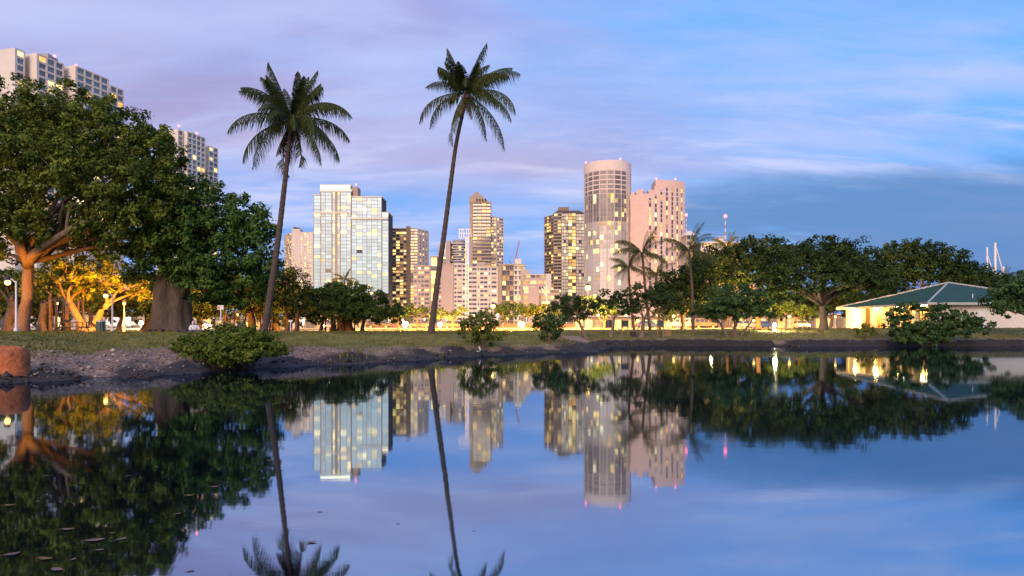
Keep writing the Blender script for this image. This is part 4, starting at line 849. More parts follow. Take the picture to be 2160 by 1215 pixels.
shrub('upright loose shrub leaning at the water edge right of the slender palm', 39.5, 1018, [(1005, 690, 28, 26, 0), (1030, 700, 26, 22, 0), (985, 690, 18, 18, 0), (1015, 718, 26, 20, 0), (1042, 706, 18, 14, 0), (1020, 668, 16, 10, 0)], 82, ls=.15, rc=.32, dens=4, per=20, stems=8)
shrub('compact glossy shrub at the edge of the sandy spit', 45.5, 1158, [(1158, 690, 28, 22, 0), (1145, 678, 22, 14, 0), (1172, 680, 20, 14, 0), (1162, 706, 20, 12, 0)], 83, 'hau', .16, .3, 5, 22)
shrub('big rounded-leaf shrub overhanging the water before the pavilion', 60.5, 1945, [(1905, 690, 34, 24, 0), (1940, 702, 34, 24, -.5), (1985, 672, 30, 26, 0), (2025, 682, 34, 24, 0), (2062, 690, 28, 18, 0), (1900, 665, 20, 14, .5), (1925, 650, 26, 10, .3), (1965, 715, 26, 14, -.8), (1910, 715, 26, 12, -.8), (2000, 696, 36, 16, -.4)], 84, 'hau', .22, .40, 3.2, 24, 10)
shrub('small feathery shrub on the bank in front of the lit pavilion panel', 63.5, 1826, [(1826, 700, 20, 10, 0), (1818, 694, 10, 10, 0), (1836, 695, 10, 9, 0)], 85, 'bush', .14, .3, 4, 18)

# ------------------------------------------------------------------ palms
def frond_mesh(L, el, droop, seed, nl=62, wid=.82, side=0.0):
    """frond along +X: rachis curve with leaflets drooping to both sides"""
    q = np.random.default_rng(seed); pts = []; a = el; p = np.array([0., 0., 0.]); n = 16; ds = L / n; yaw = 0
    for i in range(n + 1):
        pts.append(p.copy()); a -= droop / n * (.4 + 1.2 * i / n); yaw += side / n; p = p + ds * np.array([math.cos(a) * math.cos(yaw), math.cos(a) * math.sin(yaw), math.sin(a)])
    pts = np.array(pts); m = MB(); m.tube([tuple(v) for v in pts], [.045 * (1 - .85 * i / n) for i in range(n + 1)], 5)
    V, Fq, T = list(m.v), [], []
    for sgn in (-1, 1):
        for j in range(nl):
            t = .10 + .9 * (j + q.uniform(-.3, .3)) / nl; t = min(max(t, .08), .995); f = t * n; i = min(int(f), n - 1); c = pts[i] + (pts[i + 1] - pts[i]) * (f - i)
            tg = pts[i + 1] - pts[i]; tg /= np.linalg.norm(tg); sd = np.cross(tg, [0, 0, 1]); sd /= np.linalg.norm(sd) + 1e-9; up = np.cross(sd, tg)
            ll = wid * (math.sin(math.pi * min(1, .16 + t * .86)) ** .6) * q.uniform(.8, 1.1); d = sd * sgn * .75 + tg * (.55 + .3 * t) - up * (.35 + .35 * q.random()); d /= np.linalg.norm(d)
            dn = np.array([0, 0, -1.]); mid = c + d * ll * .5 + dn * .05 * ll; tip = c + d * ll * .82 + dn * ll * (.45 + .4 * q.random()); w = tg * .021
            o = len(V); V += [tuple(c - w), tuple(c + w), tuple(mid + w * 1.2), tuple(mid - w * 1.2), tuple(tip)]; Fq += [(o, o + 1, o + 2, o + 3), (o + 3, o + 2, o + 4)]
    me = bpy.data.meshes.new('frond'); me.from_pydata(V, [], list(m.f) + Fq); a_ = me.attributes.new('tint', 'FLOAT', 'FACE')
    a_.data.foreach_set('value', [.9] * len(m.f) + [float(v) for v in np.repeat(np.clip(q.normal(.42, .2, len(Fq) // 2), 0, 1), 2)]); me.materials.append(LEAF['palm']); me.update(); return me
def place_frond(me, e, top, az, roll=0):
    o = link('frond', me, e, top); o.rotation_euler = (roll, 0, az); return o
def palm(label, D, path_px, fronds, r0, r1, seed, nback=8, group=None, L=4.0):
    x0 = px2x(path_px[0][0], D); z0 = g(x0, D) - .08; e = thing('coconut_palm', label, 'palm', (x0, D, z0), group=group)
    P = [Vector((px2x(a, D) - x0, 0, py2z(b, D) - z0)) for a, b in path_px]; P[0].z = -.1
    # smooth path
    S = []
    for i in range(len(P) - 1):
        p_1, p0, p1, p2 = P[max(i - 1, 0)], P[i], P[i + 1], P[min(i + 2, len(P) - 1)]
        for j in range(14):
            t = j / 14; S.append(.5 * ((2 * p0) + (p1 - p_1) * t + (2 * p_1 - 5 * p0 + 4 * p1 - p2) * t * t + (3 * p0 - p_1 - 3 * p1 + p2) * t ** 3))
    S.append(P[-1]); n = len(S); tm = MB(); rad = [(r0 + (r1 - r0) * (i / n)) * (1 + .9 * max(0, 1 - i / n * 14) ** 2) * (1.06 if i % 2 else .96) for i in range(n)]; tm.tube(S, rad, 12); tm.build('trunk', M['palmbark'], e, True)
    top = S[-1]; hm = MB(); hm.lathe([(.05, -.35), (r1 * 1.5, -.15), (r1 * 1.7, .15), (r1 * 1.1, .6), (.05, 1.2)], 10); hm.build('crown_shaft', M['palmbark'], e, True, loc=top)
    q = random.Random(seed)
    for i, (ang, ln, dr) in enumerate(fronds):             # ang = launch direction in the picture plane, degrees from right, counter-clockwise
        a = R(ang); el = math.asin(max(-1, min(1, math.sin(a) * .96))); yaw = (0 if math.cos(a) > 0 else math.pi) + q.uniform(-.75, .75); ln *= q.uniform(.98, 1.25) * (.72 if 60 <= ang <= 125 else 1); dr *= q.uniform(.9, 1.45)
        place_frond(frond_mesh(ln, el, R(dr), seed * 50 + i, side=q.uniform(-.7, .7), wid=q.uniform(.75, 1.0)), e, top + Vector((0, 0, .25)), yaw)
    for i in range(7):
        place_frond(frond_mesh(L * q.uniform(.55, .78), R(q.uniform(55, 84)), R(q.uniform(15, 60)), seed * 70 + i, side=q.uniform(-.6, .6)), e, top + Vector((0, 0, .25)), i * .9 + q.uniform(-.3, .3))
    for i in range(nback):
        yaw = (math.pi / 2 if i % 2 else -math.pi / 2) + q.uniform(-.8, .8); place_frond(frond_mesh(L * q.uniform(.75, .95), R(q.uniform(5, 65)), R(q.uniform(60, 105)), seed * 90 + i), e, top + Vector((0, 0, .25)), yaw)
    for i in range(3):
        fm = frond_mesh(L * q.uniform(.45, .6), R(q.uniform(-68, -50)), R(20), seed * 40 + i, nl=34, wid=.5); fm.materials[0] = LEAF['dead']; place_frond(fm, e, top + Vector((0, 0, .1)), q.uniform(0, 6.28))['label'] = 'dead brown frond hanging against the trunk'
    for i in range(5):
        cm = MB(); cm.ball((0, 0, 0), .13, 8); a = i * 1.26; cm.build('coconut', M['bark'], e, True, loc=top + Vector((.28 * math.cos(a), .28 * math.sin(a), -.05)))
palm('tall coconut palm leaning right, rooted behind the dome-shaped shrub', 39, [(555, 702), (570, 620), (586, 510), (598, 410), (607, 330), (615, 262)],
     [(128, 3.9, 45), (150, 3.3, 55), (168, 3.9, 62), (180, 4.0, 70), (196, 4.1, 58), (235, 2.9, 70), (95, 3.8, 14), (82, 3.9, 20), (104, 3.5, 20), (70, 3.5, 40), (52, 3.3, 60), (38, 3.6, 68), (20, 3.7, 65), (8, 3.9, 80), (-12, 3.9, 70), (-25, 3.6, 72), (-62, 2.3, 50), (88, 3.3, 8)], .20, .105, 3, 7)
palm('taller slender coconut palm curving right above the water edge', 46, [(908, 702), (922, 600), (936, 500), (949, 400), (963, 300), (984, 205)],
     [(138, 4.3, 50), (172, 3.6, 78), (185, 3.7, 95), (232, 3.5, 45), (95, 4.1, 12), (84, 4.3, 25), (70, 4.3, 60), (60, 4.0, 75), (105, 3.4, 25), (35, 4.1, 80), (12, 4.2, 85), (-5, 4.0, 75), (-35, 4.3, 55), (-48, 3.9, 50), (45, 3.6, 60), (118, 3.0, 40)], .205, .11, 4, 6)
FAR_FR = [frond_mesh(3.9, R(el), R(dr), 900 + i, nl=26, wid=.8) for i, (el, dr) in enumerate(((75, 35), (55, 75), (30, 85), (5, 75), (-20, 60)))]
def far_palm(label, D, path_px, seed, scale=1.0):
    x0 = px2x(path_px[0][0], D); z0 = g(x0, D) - .08; e = thing('coconut_palm', label, 'palm', (x0, D, z0), group='distant coconut palms'); q = random.Random(seed)
    P = [Vector((px2x(a, D) - x0, 0, py2z(b, D) - z0)) for a, b in path_px]; P[0].z = -.1; S = [P[0].lerp(P[-1], i / 12) + Vector((1, 0, 0)) * ((P[len(P) // 2] - P[0].lerp(P[-1], .5)).x) * math.sin(math.pi * i / 12) for i in range(13)]
    tm = MB(); tm.tube(S, [.2 - .006 * i for i in range(13)], 8); tm.build('trunk', M['palmbark'], e, True)
    for i in range(22):
        o = link('frond', FAR_FR[[0, 1, 1, 2, 2, 3, 3, 4][i % 8]], e, S[-1]); s = scale * q.uniform(.8, 1.1); o.scale = (s, s, s); o.rotation_euler = (0, 0, i * 2.4 + q.uniform(-.3, .3))
far_palm('coconut palm before the gap between the round and pink towers', 80, [(1372, 697), (1362, 620), (1355, 535)], 5)
far_palm('coconut palm in front of the right side of the pink tower', 82, [(1462, 696), (1460, 610), (1453, 530)], 6, 1.05)
far_palm('shorter coconut palm leaning before the round tower base', 92, [(1338, 696), (1330, 640), (1326, 565)], 7, .9)
far_palm('low coconut palm between the two taller ones before the pink tower', 100, [(1392, 696), (1388, 640), (1385, 580)], 8, .9)
far_palm('small palm poking above the domed banyan', 130, [(730, 690), (729, 640), (727, 590)], 9, .75)
far_palm('dark palm in front of the low white hotel', 120, [(1535, 690), (1534, 600), (1533, 520)], 10, .9)
far_palm('small dark palm under the white masts', 125, [(2118, 690), (2118, 640), (2117, 590)], 11, .8)

# ------------------------------------------------------------------ pavilion
def pavilion():
    D = 78; c = Vector((px2x(1958, D), D, 0)); z = g(c.x + 5, c.y + 5) - .05; e = thing('pavilion', 'white pavilion with green hipped metal roof, glowing colonnade facing the lawn', 'building', (c.x, c.y, z), R(3.5))
    A, Bw, EH = 19.6, 19.0, py2z(638, D) - z; PK = py2z(597, 88.5) - z; o = .9       # local: +x along the white wall, +y along the lit side
    cx, cy = Bw / 2, A / 2
    floor = MB(); floor.box(o - .4, Bw - o + .4, o - .4, A - o + .4, -.4, .06); floor.build('floor_slab', M['kerb'], e)
    w = MB(); w.box(o, Bw - o, o, o + .25, .06, EH - .12); w.box(Bw - o - .25, Bw - o, o + .25, A - o, .06, EH - .12); w.box(o, Bw - o - .25, A - o - .25, A - o, .06, EH - .12); w.build('wall', M['white'], e); iw = MB(); iw.box(o + 2.0, o + 2.2, o + .25, A - o - .25, .06, EH - .12); iw.build('inner_wall', M['tan'], e)
    cl = MB(); cl.box(.3, Bw - .3, .3, A - .3, EH - .12, EH - .04); cl.build('ceiling', M['white'], e)
    # roof: four sloping faces with thickness and standing seams
    rf = MB(); rp = [(0, 0), (Bw, 0), (Bw, A), (0, A)]; rf.add([(x, y, EH) for x, y in rp] + [(cx, cy, PK)] + [(x, y, EH - .04) for x, y in rp], [(0, 1, 4), (1, 2, 4), (2, 3, 4), (3, 0, 4), (8, 7, 6, 5), (0, 5, 6, 1), (1, 6, 7, 2), (2, 7, 8, 3), (3, 8, 5, 0)])
    roof = rf.build('roof', M['roofg'], e); sm = MB()
    for i in range(1, 40):
        t = i / 40
        f = 1 - abs(2 * t - 1); x, y = Bw * t, 0
        sm.tube([(x, y, EH + .03), (x, cy * f, EH + (PK - EH) * f + .03)], .022, 4); sm.tube([(0, A * t, EH + .03), (cx * f, A * t, EH + (PK - EH) * f + .03)], .022, 4)
    sm.build('seam', M['roofg'], roof)
    for p in rp:
        h = MB(); h.tube([(p[0], p[1], EH + .05), (cx, cy, PK + .05)], .11, 6); h.build('hip_cap', M['fascia'], roof)
    fa = MB(); fa.box(-.05, Bw + .05, -.08, -.005, EH - .26, EH + .02); fa.box(-.08, -.005, -.005, A + .05, EH - .26, EH + .02); fa.build('fascia', M['fascia'], e)
    # lit side: pillars and screens, seen from the lawn
    ys = [A - o - .3, A - o - 3.6, 12.6, 9.6, 6.6, 3.9, o + .3]
    pl = MB(); pl.box(-.3, .3, -.3, .3, .06, EH - .12); pm = pl.mesh('pillar', [M['white']])
    for y in ys: link('pillar', pm, e, (o + .3, y, 0))
    ew = MB(); ew.box(o + .1, o + .4, ys[1] + .3, ys[0] - .3, .06, EH - .12); ew.build('end_panel', M['white'], e)
    for a, b in zip(ys[1:-1], ys[2:]):
        s = MB(); y0, y1 = b + .3, a - .3; s.box(o + .5, o + .56, y0, y1, 2.55, 2.62)
        n = 4
        for i in range(n + 1): yy = y0 + (y1 - y0) * i / n; s.box(o + .5, o + .56, yy - .03, yy + .03, .06, 2.55 if 0 < i < n else EH - .12)
        for zz in (.6, 1.2, 1.8): s.box(o + .51, o + .55, y0, y1, zz, zz + .03)
        s.build('screen', M['wood'], e)
    for y in (11.1, 5.2, 15.8):
        lm = MB(); lm.ball((o - .35, y, EH - .38), .15, 8); lm.build('eave_lamp', M['whitelamp'], e, True)
        pt = bpy.data.lights.new('eave_light', 'POINT'); pt.energy = 620; pt.color = (1, .50, .07); pt.shadow_soft_size = .2; po = link('eave_light', pt, e, (o - .35, y, EH - .75))
    for y in (4, 9, 14):
        lm = MB(); lm.box(o + 1.3, o + 1.5, y - .6, y + .6, EH - .22, EH - .121); lm.build('ceiling_lamp', M['whitelamp'], e)
        pt = bpy.data.lights.new('ceiling_light', 'POINT'); pt.energy = 450; pt.color = (1, .52, .08); pt.shadow_soft_size = .3; link('ceiling_light', pt, e, (o + 1.4, y, EH - .6))
    vt = MB(); vt.tube([(7, 2.2, EH + .6), (7, 2.2, EH + 1.15)], .05, 6); vt.build('roof_vent_pipe', M['wsteel'], e)
    dn = MB(); dn.box(Bw * .35, Bw * .35 + .9, o - .04, o - .003, .06, 2.2); dn.build('door', M['wsteel'], e)
pavilion()

# ------------------------------------------------------------------ lamps
def lamp_post(label, px, head_py, D, arm_px=0, energy=900, color=(1, .31, .02), mat_='sodium', r=.2, name='street_lamp', post='steel', base=None, group='park and street lamps', thick=.07, shield=True):
    x = px2x(px, D); z0 = base if base is not None else g(x, D); h = py2z(head_py, D) - z0; ax = arm_px / F * D; e = thing(name, label, 'lamp', (x, D, z0), group=group)
    m = MB(); m.lathe([(thick * 1.9, -.05), (thick * 1.9, .25), (thick, .32), (thick * .75, h + .1)], 8); m.build('pole', M[post], e, True)
    if ax:
        a = MB(); a.tube([(0, 0, h - .02), (ax * .5, 0, h + .22), (ax, 0, h + .18)], .04, 6); a.build('arm', M[post], e)
    hd = MB(); hd.lathe([(.05, h + r + .28), (.2, h + r + .18), (r * 1.15, h + r * .9), (r * 1.15, h + r * .75)][::-1], 10, c=(ax, 0)); hd.build('hood', M['dsteel'], e)
    l = MB(); l.ball((ax, 0, h), r, 8); l.build('lamp_glass', M[mat_], e, True)
    pt = bpy.data.lights.new('lamp_light', 'SPOT' if shield else 'POINT'); pt.energy = energy * 3.2; pt.color = color; pt.shadow_soft_size = r
    po = link('lamp_light', pt, e, (ax, (r + .1) * (1 if shield else -1), h - r * .3))
    if shield: pt.spot_size = R(172); pt.spot_blend = .25; po.rotation_euler = (R(80), 0, 0)      # shielded on the water side
    return e
lamp_post('park lamp on a tall post, its arm reaching into the forked orange tree', 237, 624, 52.5, -14, 4600, r=.16, post='wsteel')
lamp_post('park lamp on the post right of the forked tree, lamp among leaves', 262, 640, 59, 0, 3600, r=.12, post='wsteel')
lamp_post('park lamp beside the slanting trunk of the huge tree', 34, 596, 44.2, -18, 190, r=.17, post='wsteel')
lamp_post('added lamp hidden behind the root curtain', 120, 640, 73, 0, 6500, r=.14)  # unseen source, added for more orange light round the forked tree
lamp_post('low white floodlight glaring beside the kapok buttress', 297, 681, 108, 0, 3500, (1, .92, .72), 'whitelamp', .34)
lamp_post('tall pole lamp standing clear before the yellow street trees', 1040, 646, 97, 0, 13000, r=.3)
lamp_post('tall bright lamp shining in front of the bronze tower base', 1240, 607, 104, 0, 20000, (1, .42, .06), r=.42)
lamp_post('globe lamp dazzling at the road left of the slender palm', 855, 684, 99, 0, 6000, (1, .40, .05), 'whitelamp', .42)
lamp_post('globe lamp dazzling at the road right of the slender palm trunk', 928, 684, 99, 0, 4500, (1, .40, .05), 'whitelamp', .34)
lamp_post('globe lamp dazzling between the loose shrub and the compact shrub', 1100, 684, 99, 0, 6000, (1, .40, .05), 'whitelamp', .42)
lamp_post('short bollard lamp on the lawn left of the umbrella tree', 1633, 687, 72, 0, 900, (1, .75, .35), 'whitelamp', .17, 'bollard_lamp', shield=False)
lamp_post('added lamp under the banyan left of the leaning palm', 500, 664, 82, 0, 6000, r=.16)  # extra lamp with no visible source, added to light the foliage
lamp_post('added lamp behind the domed banyan trunks', 745, 676, 92, 0, 9000, (1, .42, .06), r=.18)  # added light source, not a visible lamp, for the trees behind
lamp_post('added lamp between the podium and the umbrella tree', 1665, 668, 100, 0, 12000, (1, .42, .06), r=.2)  # extra lamp added to light the street tree behind it
lamp_post('added lamp under the low spreading bank tree', 1590, 676, 84, 0, 6000, (1, .42, .06), r=.16)  # added lamp, unseen source of warm light behind the bank tree
lamp_post('added lamp behind the first green board', 1345, 676, 100, 0, 9000, (1, .42, .06), r=.18)  # extra unseen lamp, added for warm light among the trees
lamp_post('lamp right of the white off-road car', 1421, 667, 128, 0, 9000, (1, .42, .06), r=.26)
lamp_post('added lamp beside the pavilion on its lawn side', 1762, 668, 92, 0, 4000, (1, .42, .06), r=.14)  # added lamp without a visible source, warms the lawn side
lamp_post('added lamp before the cream balcony block', 1070, 672, 150, 0, 15000, (1, .6, .2), r=.25)  # extra lamp added for warm light beyond the road

for px, D in ((575, 640), (640, 660), (690, 545), (760, 545), (800, 560), (850, 600), (895, 400), (940, 398), (1000, 400), (1050, 398), (1110, 385), (1150, 388), (1195, 580), (1262, 405), (1320, 410), (1385, 405), (1430, 412), (1500, 296)):  # lamps added behind the trees to give the tower facades warm light
    lamp_post('tall lamp added at the foot of the towers to warm their facades', px, 698 - 9.5 * F / D, D, 0, (3500 if D < 420 else 15000) * (D / 400) ** 1.3, (1, .60, .32), 'sodium', .5, 'street_lamp', 'steel', GB, 'lamps added to warm the tower facades', .12, False)
# tall floodlight mast with a wire cage top
def flood_mast():
    D = 150; x = px2x(985, D); z0 = g(x, D); h = py2z(500, D) - z0; k = D / F; e = thing('floodlight_mast', 'tall pale steel mast with an open cage platform at its top', 'mast', (x, D, z0))
    m = MB()
    for s in (-1, 1): m.tube([(s * .34, 0, 0), (s * .22, 0, h)], [.13, .09], 6)
    m.build('mast_leg', M['wsteel'], e); rg = MB(); n = 26
    for i in range(n): rg.box(-.3, .3, -.04, .04, h * (i + .5) / n, h * (i + .5) / n + .12)
    rg.build('ladder_rung', M['wsteel'], e); a = MB(); a.box(-.1, 1.5, -.06, .06, h - .25, h - .13); a.build('arm', M['dsteel'], e)
    cg = MB(); x0, x1, za, zb = -1.7, .9, h - .1, h + 1.7
    for i in range(6):
        xx = x0 + (x1 - x0) * i / 5
        for yy in (-.6, .6): cg.tube([(xx, yy, za), (xx, yy, zb)], .025, 4)
    for zz in (za, (za + zb) / 2, zb):
        for yy in (-.6, .6): cg.tube([(x0, yy, zz), (x1, yy, zz)], .025, 4)
        for xx in (x0, x1): cg.tube([(xx, -.6, zz), (xx, .6, zz)], .025, 4)
    cg.build('cage', M['wsteel'], e)
flood_mast()
def slim_pole():
    D = 170; x = px2x(1153, D); z0 = g(x, D); h = py2z(600, D) - z0; e = thing('flag_pole', 'slim white pole with a slanting arm before the terraced building', 'pole', (x, D, z0)); m = MB(); m.tube([(0, 0, 0), (0, 0, h)], [.13, .08], 8); m.build('pole', M['wsteel'], e)
    a = MB(); a.tube([(0, 0, h * .72), (-1.3, 0, h * .93)], .06, 6); a.build('arm', M['wsteel'], e)
slim_pole()
def crane():
    D = 620; x = px2x(1081, D); z = py2z(562, D); e = thing('tower_crane', 'thin pink luffing crane jib above the balcony block roof', 'crane', (x, D, GB)); hb = z - GB
    m = MB(); m.box(-.9, .9, -.9, .9, 0, hb); m.build('tower', M['wsteel'], e); tip = Vector((px2x(1096, D) - x, 0, py2z(508, D) - GB)); b0 = Vector((1, 0, hb)); j = MB()
    for dx, dy in ((-.5, -.5), (.5, -.5), (0, .5)): j.tube([b0 + Vector((dx, dy, 0)), tip + Vector((dx * .3, dy * .3, 0))], .16, 4)
    for i in range(18):
        t = i / 18; p = b0.lerp(tip, t); p2 = b0.lerp(tip, t + 1 / 18); s = 1 if i % 2 else -1; j.tube([p + Vector((.5 * s * (1 - .7 * t), -.5, 0)), p2 + Vector((-.5 * s * (1 - .7 * t), -.5, 0))], .1, 4)
    j.build('jib', M['rsteel'], e); cb = MB(); cb.box(-1.2, 1.4, -1.2, 1.2, hb, hb + 2.4); cb.build('cab', M['wsteel'], e); c = MB(); c.tube([(-3, 0, hb + 5), tip], .06, 4); c.tube([(-3, 0, hb + 5), (-.8, 0, hb + 2.4)], .25, 4); c.build('tie_cable', M['dsteel'], e)
crane()
def masts():
    D = 210; x = px2x(2100, D); e = thing('ship_masts', 'cluster of pale ship masts with slanting stays above the dark trees', 'masts', (x, D, .1)); k = D / F
    for px, top, r in ((2083, 522, .30), (2100, 513, .42), (2118, 563, .45)):
        m = MB(); m.tube([((px - 2100) * k, 0, 0), ((px - 2100) * k - .1, 0, py2z(top, D))], [r, r * .75], 8); m.build('mast', M['wsteel'], e)
    for a, b in (((2103, 520), (2116, 566)), ((2084, 535), (2098, 575)), ((2110, 585), (2117, 566))):
        s = MB(); s.tube([((a[0] - 2100) * k, .5, py2z(a[1], D)), ((b[0] - 2100) * k, .5, py2z(b[1], D))], .16, 5); s.build('stay', M['wsteel'], e)
    h = MB(); h.prism([(-14, -2.5), (8, -2.5), (13, 0), (8, 2.5), (-14, 2.5)], -.6, 2.2); h.build('hull', M['white'], e)
masts()

# ------------------------------------------------------------------ vehicles
def car(label, px, D, yaw, kind='sedan', paint=(.3, .3, .3), lights=False, name='parked_car', z=None, cat='car', group='vehicles parked beyond the lawn'):
    x = px2x(px, D); z = (ROADZ if 118 < D < 134 else g(x, D)) if z is None else z; e = thing(name, label, cat, (x, D, z), yaw, group); pm = mat('car_paint', paint, .3, .05, spec=.6)
    if kind == 'suv': prof = [(-2.2, .45), (2.2, .45), (2.25, .8), (2.1, 1.05), (1.0, 1.12), (-2.2, 1.12)]; cab = [(-2.15, 1.12), (.95, 1.12), (.45, 1.82), (-2.05, 1.85)]; wr = .38; wx = (1.4, -1.4); ww = .93
    elif kind == 'van': prof = [(-2.5, .4), (2.5, .4), (2.55, .9), (2.2, 1.15), (-2.5, 1.15)]; cab = [(-2.5, 1.15), (2.1, 1.15), (1.45, 2.0), (-2.45, 2.05)]; wr = .34; wx = (1.65, -1.6); ww = .98
    else: prof = [(-2.2, .35), (2.2, .35), (2.25, .65), (2.0, .85), (1.0, .93), (-1.5, .95), (-2.2, .88)]; cab = [(-1.7, .94), (1.05, .93), (.35, 1.42), (-1.1, 1.43)]; wr = .32; wx = (1.35, -1.35); ww = .88
    def ext(mb, pts, w0, w1, zt=None):
        n = len(pts); zs = [p[1] for p in pts]; lo, hi = min(zs), max(zs); vs = []
        for s in (-1, 1):
            for a, b in pts: t = (b - lo) / (hi - lo + 1e-6); vs.append((a, s * (w0 + (w1 - w0) * t), b))
        mb.add(vs, [tuple(range(n)), tuple(range(2 * n - 1, n - 1, -1))] + [(i, i + n, (i + 1) % n + n, (i + 1) % n) for i in range(n)])
    bm = MB(); ext(bm, prof, ww * .97, ww); ext(bm, cab, ww * .95, ww * .78); body = bm.build('body', pm, e)
    mod = body.modifiers.new('bevel', 'BEVEL'); mod.width = .06; mod.segments = 2
    zb, zt = cab[0][1] + .08, cab[2][1] - .1
    for s in (-1, 1):
        xa, xb = cab[0][0] + .2, cab[1][0] - .35; n = 3 if kind == 'suv' else 2
        for i in range(n if kind != 'van' else 1):
            u0 = xa + (xb - xa) * i / n + .05; u1 = xa + (xb - xa) * (i + 1) / n - .05
            if kind == 'van': u0, u1 = .9, 1.55
            t0, t1 = .1, .85; y0, y1 = s * (ww * (.95 - .17 * t0) + .012), s * (ww * (.95 - .17 * t1) + .012); v = [(u0, y0, zb), (u1, y0, zb), (u1 - .12 * (i == n - 1), y1, zt), (u0 + .04, y1, zt)]
            m = MB(); m.add(v + [(q[0], q[1] - s * .03, q[2]) for q in v], [(0, 1, 2, 3), (7, 6, 5, 4), (0, 4, 5, 1), (1, 5, 6, 2), (2, 6, 7, 3), (3, 7, 4, 0)]); m.build('side_window', M['gdark'], e)
    def glass(a, b, nm, off):
        m = MB(); p0 = Vector((a[0], 0, a[1])).lerp(Vector((b[0], 0, b[1])), .12); p1 = Vector((a[0], 0, a[1])).lerp(Vector((b[0], 0, b[1])), .86); w0, w1 = ww * .84, ww * .72
        v = [(p0.x + off, -w0, p0.z), (p0.x + off, w0, p0.z), (p1.x + off, w1, p1.z), (p1.x + off, -w1, p1.z)]; m.add(v + [(q[0] - off * 2, q[1], q[2]) for q in v], [(0, 1, 2, 3), (7, 6, 5, 4), (0, 4, 5, 1), (1, 5, 6, 2), (2, 6, 7, 3), (3, 7, 4, 0)]); m.build(nm, M['gdark'], e)
    glass(cab[1], cab[2], 'windscreen', .015); glass(cab[0], cab[3], 'rear_window', -.015)
    for a in wx:
        for s in (-1, 1):
            tm = MB(); Mx = Matrix.Translation((a, s * (ww - .1), wr)) @ Matrix.Rotation(math.pi / 2, 4, 'X'); l = MB().lathe([(wr * .7, -.12), (wr, -.09), (wr, .09), (wr * .7, .12)], 16); tm.add([Mx @ Vector(v) for v in l.v], l.f); w = tm.build('wheel', M['rubber'], e)
            rm = MB(); l = MB().lathe([(wr * .6, -.13), (wr * .62, .13)], 12); rm.add([Mx @ Vector(v) for v in l.v], l.f); rm.build('rim', M['steel'], w)
    hz = prof[2][1]
    for s in (-1, 1):
        h = MB(); h.box(prof[2][0] - .06, prof[2][0] + .03, s * ww * .72 - .18, s * ww * .72 + .18, hz - .12, hz + .08); h.build('headlight', M['whitelamp'] if lights else M['mulw'], e)
        t = MB(); t.box(prof[0][0] - .03, prof[0][0] + .05, s * ww * .8 - .1, s * ww * .8 + .1, hz - .1, hz + .15); t.build('tail_light', M['red'], e)
    bp = MB(); bp.box(prof[1][0] - .02, prof[1][0] + .1, -ww * .9, ww * .9, prof[0][1], prof[0][1] + .2); bp.box(prof[0][0] - .1, prof[0][0] + .02, -ww * .9, ww * .9, prof[0][1], prof[0][1] + .2); bp.build('bumper', M['dsteel'], e)
    if kind == 'suv':
        rk = MB()
        for s in (-.55, .55): rk.tube([(-1.9, s, 1.95), (.3, s, 1.93)], .03, 5)
        for a in (-1.7, -.9, 0.1): rk.tube([(a, -.6, 1.95), (a, .6, 1.95)], .025, 5); rk.tube([(a, -.55, 1.8), (a, -.55, 1.95)], .025, 5); rk.tube([(a, .55, 1.8), (a, .55, 1.95)], .025, 5)
        rk.build('roof_rack', M['dsteel'], e); sp = MB(); Mx = Matrix.Translation((-2.35, .1, 1.0)) @ Matrix.Rotation(math.pi / 2, 4, 'Y'); l = MB().lathe([(.26, -.11), (.38, -.08), (.38, .08), (.26, .11)], 16); sp.add([Mx @ Vector(v) for v in l.v], l.f); sp.build('spare_wheel', M['rubber'], e)
    if lights:
        for s in (-1, 1):
            sl = bpy.data.lights.new('headlight_beam', 'SPOT'); sl.energy = 1500; sl.spot_size = R(70); sl.color = (1, .88, .65); sl.shadow_soft_size = .1; so = link('headlight_beam', sl, e, (prof[2][0] + .12, s * ww * .72, hz)); so.rotation_euler = (R(82), 0, R(-90))
    return e
car('white off-road car with roof rack and rear spare wheel', 1434, 122, R(150), 'suv', (.62, .62, .62))
car('blue parked car behind the arching bank tree', 1368, 124, R(20), 'sedan', (.05, .10, .28))
car('blue-grey car half hidden behind the low spreading tree', 1572, 122, R(-15), 'sedan', (.12, .18, .32))
car('small blue car right of the low spreading tree', 1604, 126, R(200), 'sedan', (.08, .16, .36))
car('dark beige car behind the reclining palm trunks', 1484, 123, R(10), 'suv', (.22, .19, .15))
car('white car with headlights on beside the umbrella tree', 1690, 112, R(-100), 'sedan', (.5, .5, .48), True)
car('dark low car under the right end of the domed banyan', 800, 121, R(180), 'sedan', (.04, .04, .05))
car('grey car at the foot of the slender palm, left side', 884, 122, R(180), 'sedan', (.10, .10, .11))
car('dark grey car between the slender palm and the loose shrub', 960, 122, R(0), 'sedan', (.08, .08, .09))
car('car facing the lawn with headlights on, under the domed banyan', 702, 108, R(-92), 'sedan', (.25, .25, .25), True)
car('white van lit by the floodlight, seen between the lamp posts', 252, 122, R(180), 'van', (.75, .75, .74), name='parked_van', cat='van')
car('white van behind the slanting trunk of the huge tree', 62, 122, R(0), 'van', (.75, .75, .74), name='parked_van', cat='van')
car('small red car beyond the kapok buttress', 425, 122, R(0), 'sedan', (.45, .05, .03))

